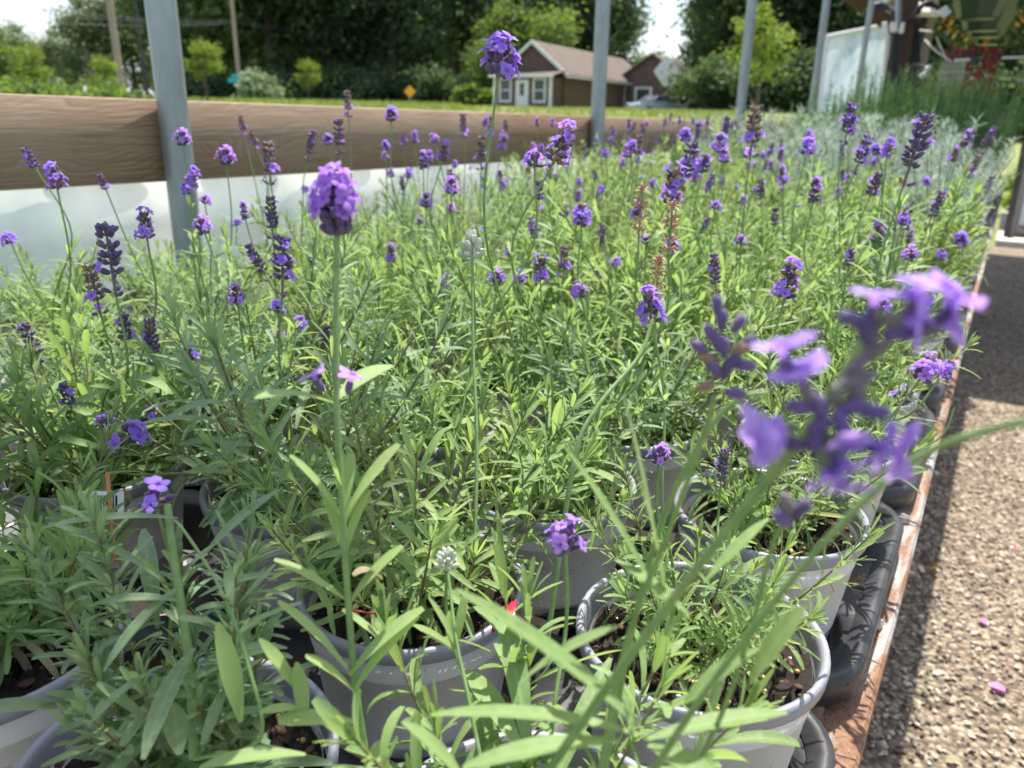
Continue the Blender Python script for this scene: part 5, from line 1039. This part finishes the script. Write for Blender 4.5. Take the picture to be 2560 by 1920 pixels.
# ------------------------------------------------------------------ street furniture
def upole(x, b, h, w, mat, lab, arm=False):
    q = gpt(x, b); root = empty('utility_pole', q); tag(root, lab, 'utility pole', 'utility poles along the road'); mb = MB(); tube(mb, [(0, 0, -.3), (0, 0, h)], [w/2, w/2*.8], 14); mb.build('shaft', mat, root)
    mb = MB(); box(mb, (0, 0, h-.5), (1.7, .1, .12), rot=rotz(YAW)); mb.build('crossarm', mat, root, smooth=False)
    mb = MB(); 
    for s in (-.7, 0, .7): lathe(mb, [(.04, 0), (.05, .05), (.03, .12), (0, .14)], 8, c=(s*cos(YAW), s*sin(YAW), h-.44))
    mb.build('insulators', 'chrome', root); return root
upole(310, 34, 8.5, .30, 'polewood', 'pale wooden utility pole nearest on the left, thickest of the poles')
upole(604, 60, 9.0, .32, 'polewood', 'wooden utility pole with the teal street sign')
upole(372, 62, 8.3, .30, 'darkpole', 'dark utility pole just left of the near steel post')
q = gpt(600, 59.6); so = empty('street_sign', (q[0], q[1], q[2]+1.55)); tag(so, 'blank looking teal street sign on the wooden utility pole', 'street sign'); mb = MB(); box(mb, (0, 0, 0), (1.35, .03, .30), rot=rotz(YAW)); box(mb, (.05, -.05, .28), (.75, .03, .28), rot=rotz(YAW+.4)); mb.build('sign_plate', 'teal', so, smooth=False); mb = MB(); tube(mb, [(0, .06, -1.6), (0, .06, .35)], .03, 8); mb.build('sign_post', 'galv', so)
q = gpt(1026, 60); so = empty('warning_sign', q); tag(so, 'amber diamond warning sign by the road seen over the board', 'road sign'); mb = MB(); R_ = rotz(YAW)@np.array([[cos(pi/4), 0, -sin(pi/4)], [0, 1, 0], [sin(pi/4), 0, cos(pi/4)]]); box(mb, (0, 0, 1.05), (.62, .02, .62), rot=R_); mb.build('sign_plate', 'amber', so, smooth=False); mb = MB(); tube(mb, [(0, .03, 0), (0, .03, 1.3)], .03, 8); mb.build('sign_post', 'galv', so)
for k, (ya, yb, yc) in enumerate(((22, 60, 112), (30, 66, 118), (60, 64, 124))):
    wireobj('overhead_wire', [(-40, ya-12, 34), (604, yb-8, 60), (1100, yc+10, 78)], .011, 'wire', ['highest overhead wire between the utility poles', 'middle overhead wire between the utility poles', 'lowest overhead wire between the utility poles'][k], 'cable', .25, 'wires between the utility poles')

# ------------------------------------------------------------------ trees
def tree_mesh(seed, H, R, mat, n, leaf, clumps, base=.22):
    r = np.random.RandomState(seed); mb = MB(); crown_mesh(mb, r, (0, 0, H*(.5+base/2)), (R, R, H*(.5-base/2)), n, leaf, clumps)
    wb = MB(); tr = .022*H; P = [(0, 0, -.3), (.1, 0, H*.3), (.0, .15, H*.62), (.1, .1, H*.85)]; tube(wb, P, [tr, tr*.75, tr*.45, tr*.15], 9)
    for k in range(9):
        a = k*2.4; z = H*(.28+.055*k); L = R*(.85-.05*k); tube(wb, [(0, 0, z), (cos(a)*L*.5, sin(a)*L*.5, z+L*.35), (cos(a)*L, sin(a)*L, z+L*.55)], [tr*.35, tr*.2, tr*.06], 6)
    return mb.mesh('crown', [mat]), wb.mesh('trunk', ['trunk'])
TM = {'dark1': tree_mesh(1, 20, 6.0, 'tree_dark', 15000, .42, 60, .05), 'dark2': tree_mesh(2, 22, 5.5, 'tree_dark', 15000, .42, 55, .10), 'dark3': tree_mesh(3, 18, 6.5, 'tree_dark', 15000, .42, 64, .02), 'mid1': tree_mesh(4, 15, 5.2, 'tree_mid', 13000, .38, 46, .1), 'mid2': tree_mesh(5, 13, 5.5, 'tree_mid', 13000, .38, 44, .04),
      'pale': tree_mesh(9, 15, 5.2, 'tree_hazy', 14000, .36, 50, .0), 'light1': tree_mesh(6, 10, 4.2, 'tree_light', 11000, .28, 40, .08), 'yel': tree_mesh(7, 4.2, 1.3, 'tree_yellow', 3400, .13, 26, .22), 'yel2': tree_mesh(8, 8, 1.6, 'tree_yellow', 3600, .15, 22, .5)}
def tree(kind, x, b, sc, lab, cat='tree', grp='trees behind the meadow', zs=1, dz=0):
    q = gpt(x, b); root = empty('tree', (q[0], q[1], q[2]+dz), x*.37); tag(root, lab, cat, grp); inst('crown', TM[kind][0], root, sc=(sc, sc, sc*zs)); inst('trunk', TM[kind][1], root, sc=(sc, sc, sc*zs)); return root
TL = [('pale', -60, 88, .66, 'grey green tree at the far left edge of the treeline', .9), ('pale', 50, 90, .60, 'rounded grey green tree second from the left edge', .95), ('pale', 150, 92, .56, 'broad grey green tree left of the nearest utility pole', .98), ('pale', 262, 88, .76, 'grey green tree right behind the nearest utility pole', 1.0), ('pale', 345, 90, .84, 'green tree behind the dark utility pole', 1.1),
 ('mid1', 455, 84, 1.15, 'mid green tree right of the near steel post', 1.15), ('dark3', 520, 82, .95, 'dark tree between the steel post and signed pole', .95), ('dark1', 620, 78, 1.0, 'dark tree behind the pole with the teal sign', 1), ('mid2', 690, 73, 1.5, 'dark tree just right of the pole with the teal sign', 1), ('mid1', 760, 78, 1.35, 'dark tree above the near lavender head', 1),
 ('dark1', 830, 76, 1.05, 'dark tree left of the small white car', 1), ('dark2', 905, 78, .86, 'dark tree over the small white car', 1), ('dark1', 985, 74, 1.0, 'dark tree above the amber sign', 1), ('mid1', 1060, 79, 1.4, 'dark tree right of the amber sign', 1), ('dark2', 1150, 82, 1.05, 'dark tree left of the brown house', 1), ('dark1', 1240, 90, 1.05, 'tall dark tree behind the light green one', 1),
 ('dark2', 1340, 92, 1.05, 'tall dark tree above the house gable', 1), ('dark3', 1430, 96, 1.0, 'dark tree above the house roof', 1.0), ('dark2', 1500, 98, .86, 'dark tree behind the second steel post', .98), ('mid2', 1595, 110, .62, 'small pale tree in the gap of sky over the rear wing', .95), ('mid1', 1640, 112, .62, 'low tree right of the sky gap', .9),
 ('dark3', 1800, 84, .86, 'dark tree right of the parked blue car', .95), ('dark1', 1840, 70, .85, 'dark tree left of the third steel post', 1), ('dark2', 1850, 66, .9, 'dark tree behind the third steel post', 1), ('mid2', 1930, 62, 1.15, 'dark tree right of the third steel post', 1), ('dark1', 2010, 60, .9, 'dark tree left of the white panel', 1), ('dark2', 2100, 60, .8, 'dark tree above the white panel', 1),
 ('dark3', 2190, 54, .75, 'dark tree behind the hose wrapped post', 1), ('dark1', 2290, 48, .7, 'dark tree behind the thin grey post', 1), ('dark3', 2390, 42, .62, 'dark tree behind the red hanging basket', 1), ('dark1', 2480, 38, .6, 'dark tree beyond the lawn below the green baskets', 1), ('dark3', 2580, 36, .6, 'dark tree beyond the lawn at the right edge', 1), ('dark2', 2680, 36, .7, 'dark tree outside the right edge of the lawn', 1)]
for (k, x, b, s, lab, zs) in TL: tree(k, x, b, s, lab, zs=zs)
tree('light1', 1305, 72, 1.02, 'light green tree rising left above the house gable'); tree('light1', 1232, 66, .62, 'small light green tree beside the porch of the house')
tree('yel', 522, 42, .72, 'small round yellow green young tree right of the near steel post'); tree('yel2', 1884, 22, .52, 'slender yellow green tree beside the third steel post', dz=-.35)
tree('yel', 90, 32, .60, 'young yellow green tree at the left above the shrubs'); tree('yel', 272, 30, .52, 'young yellow green tree just left of the pale utility pole'); tree('yel', 775, 60, .75, 'low yellow green sapling in front of the dark wood')
tree('light1', -30, 30, .38, 'bright green tree at the left edge above the shrubs')
for k, (x, b, rad, mat, lab) in enumerate(((40, 21, (2.0, 1.6, .8), 'tree_light', 'bright green shrub at the left edge over the board'), (150, 23, (2.0, 1.5, .75), 'tree_light', 'bright green shrub second from the left edge'), (250, 22, (1.7, 1.5, .85), 'tree_light', 'tall bright green shrub below the pale utility pole'),
   (335, 15, (.95, .8, .62), 'bush_white', 'pale flowering shrub left beside the near steel post'), (655, 58, (1.6, 1.4, 1.2), 'bush_white', 'pale shrub right of the signed utility pole'), (520, 66, (3, 2.4, 1.3), 'tree_dark', 'dark undergrowth shrub behind the young tree'), (700, 66, (3.4, 2.4, 1.4), 'tree_dark', 'dark shrub at the wood edge behind the pale one'),
   (860, 66, (3.4, 2.4, 1.6), 'tree_dark', 'dark shrub at the wood edge left of the white car'), (940, 70, (3.4, 2.4, 1.8), 'tree_dark', 'dark shrub at the wood edge above the white car'), (1090, 66, (3.4, 2.4, 1.7), 'tree_dark', 'dark shrub at the wood edge right of the amber sign'), (1190, 62, (2.0, 1.6, .9), 'tree_light', 'light green shrub left of the porch'),
   (1770, 58, (3.0, 2.4, 1.8), 'tree_dark', 'dark shrub right of the parked blue car'), (1790, 54, (3.4, 2.2, 1.9), 'tree_dark', 'dark shrub left of the third steel post'), (1900, 50, (3.2, 2.2, 1.9), 'tree_dark', 'dark shrub right of the third steel post'), (2000, 48, (3, 2.2, 1.9), 'tree_dark', 'dark shrub left of the white panel'), (2440, 30, (3.4, 2, 1.3), 'tree_dark', 'dark hedge shrub beyond the lawn behind the baskets'), (2590, 29, (3.4, 2, 1.3), 'tree_dark', 'dark hedge shrub beyond the lawn at the right edge'))):
    q = gpt(x, b); bush('shrub', q[0], q[1], q[2]-.1, rad, 5200, .10+.0032*b, mat, lab, seed=50+k, clumps=34, grp='shrubs of the meadow and wood edge')
# far wood behind the single trees
mb = MB(); r = np.random.RandomState(9)
for x in np.linspace(470, 2750, 25):
    if 1470 < x < 1780: continue
    q = gpt(x, 104 if x < 1700 else 84); crown_mesh(mb, r, (q[0], q[1], 6.0 if x < 1700 else 5), (6.5, 5, 7.0), 2600, .8, 30)
o = mb.build('far_wood', 'tree_dark'); tag(o, 'dark mass of wood behind the separate trees', kind='stuff')
# tall grass in front of the wood
mb = MB(); n = 16000; xx = 380+1500*r.rand(n); bb = 34+26*r.rand(n); P = np.array([gpt(a, b) for a, b in zip(xx, bb)]); D = nrm(r.normal(size=(n, 3))*[.35, .35, .1]+[0, 0, 1]); keep = ~((xx > 1180) & (bb > 50)); P, D = P[keep], D[keep]
needles(mb, P-[0, 0, .05], D, .16+.30*r.rand(len(P))*(.3+.7*(xx[keep] < 1150)), .05, 0, rng=r); o = mb.build('meadow_grass', 'grass'); tag(o, 'tall seeding grass at the edge of the meadow', kind='stuff')
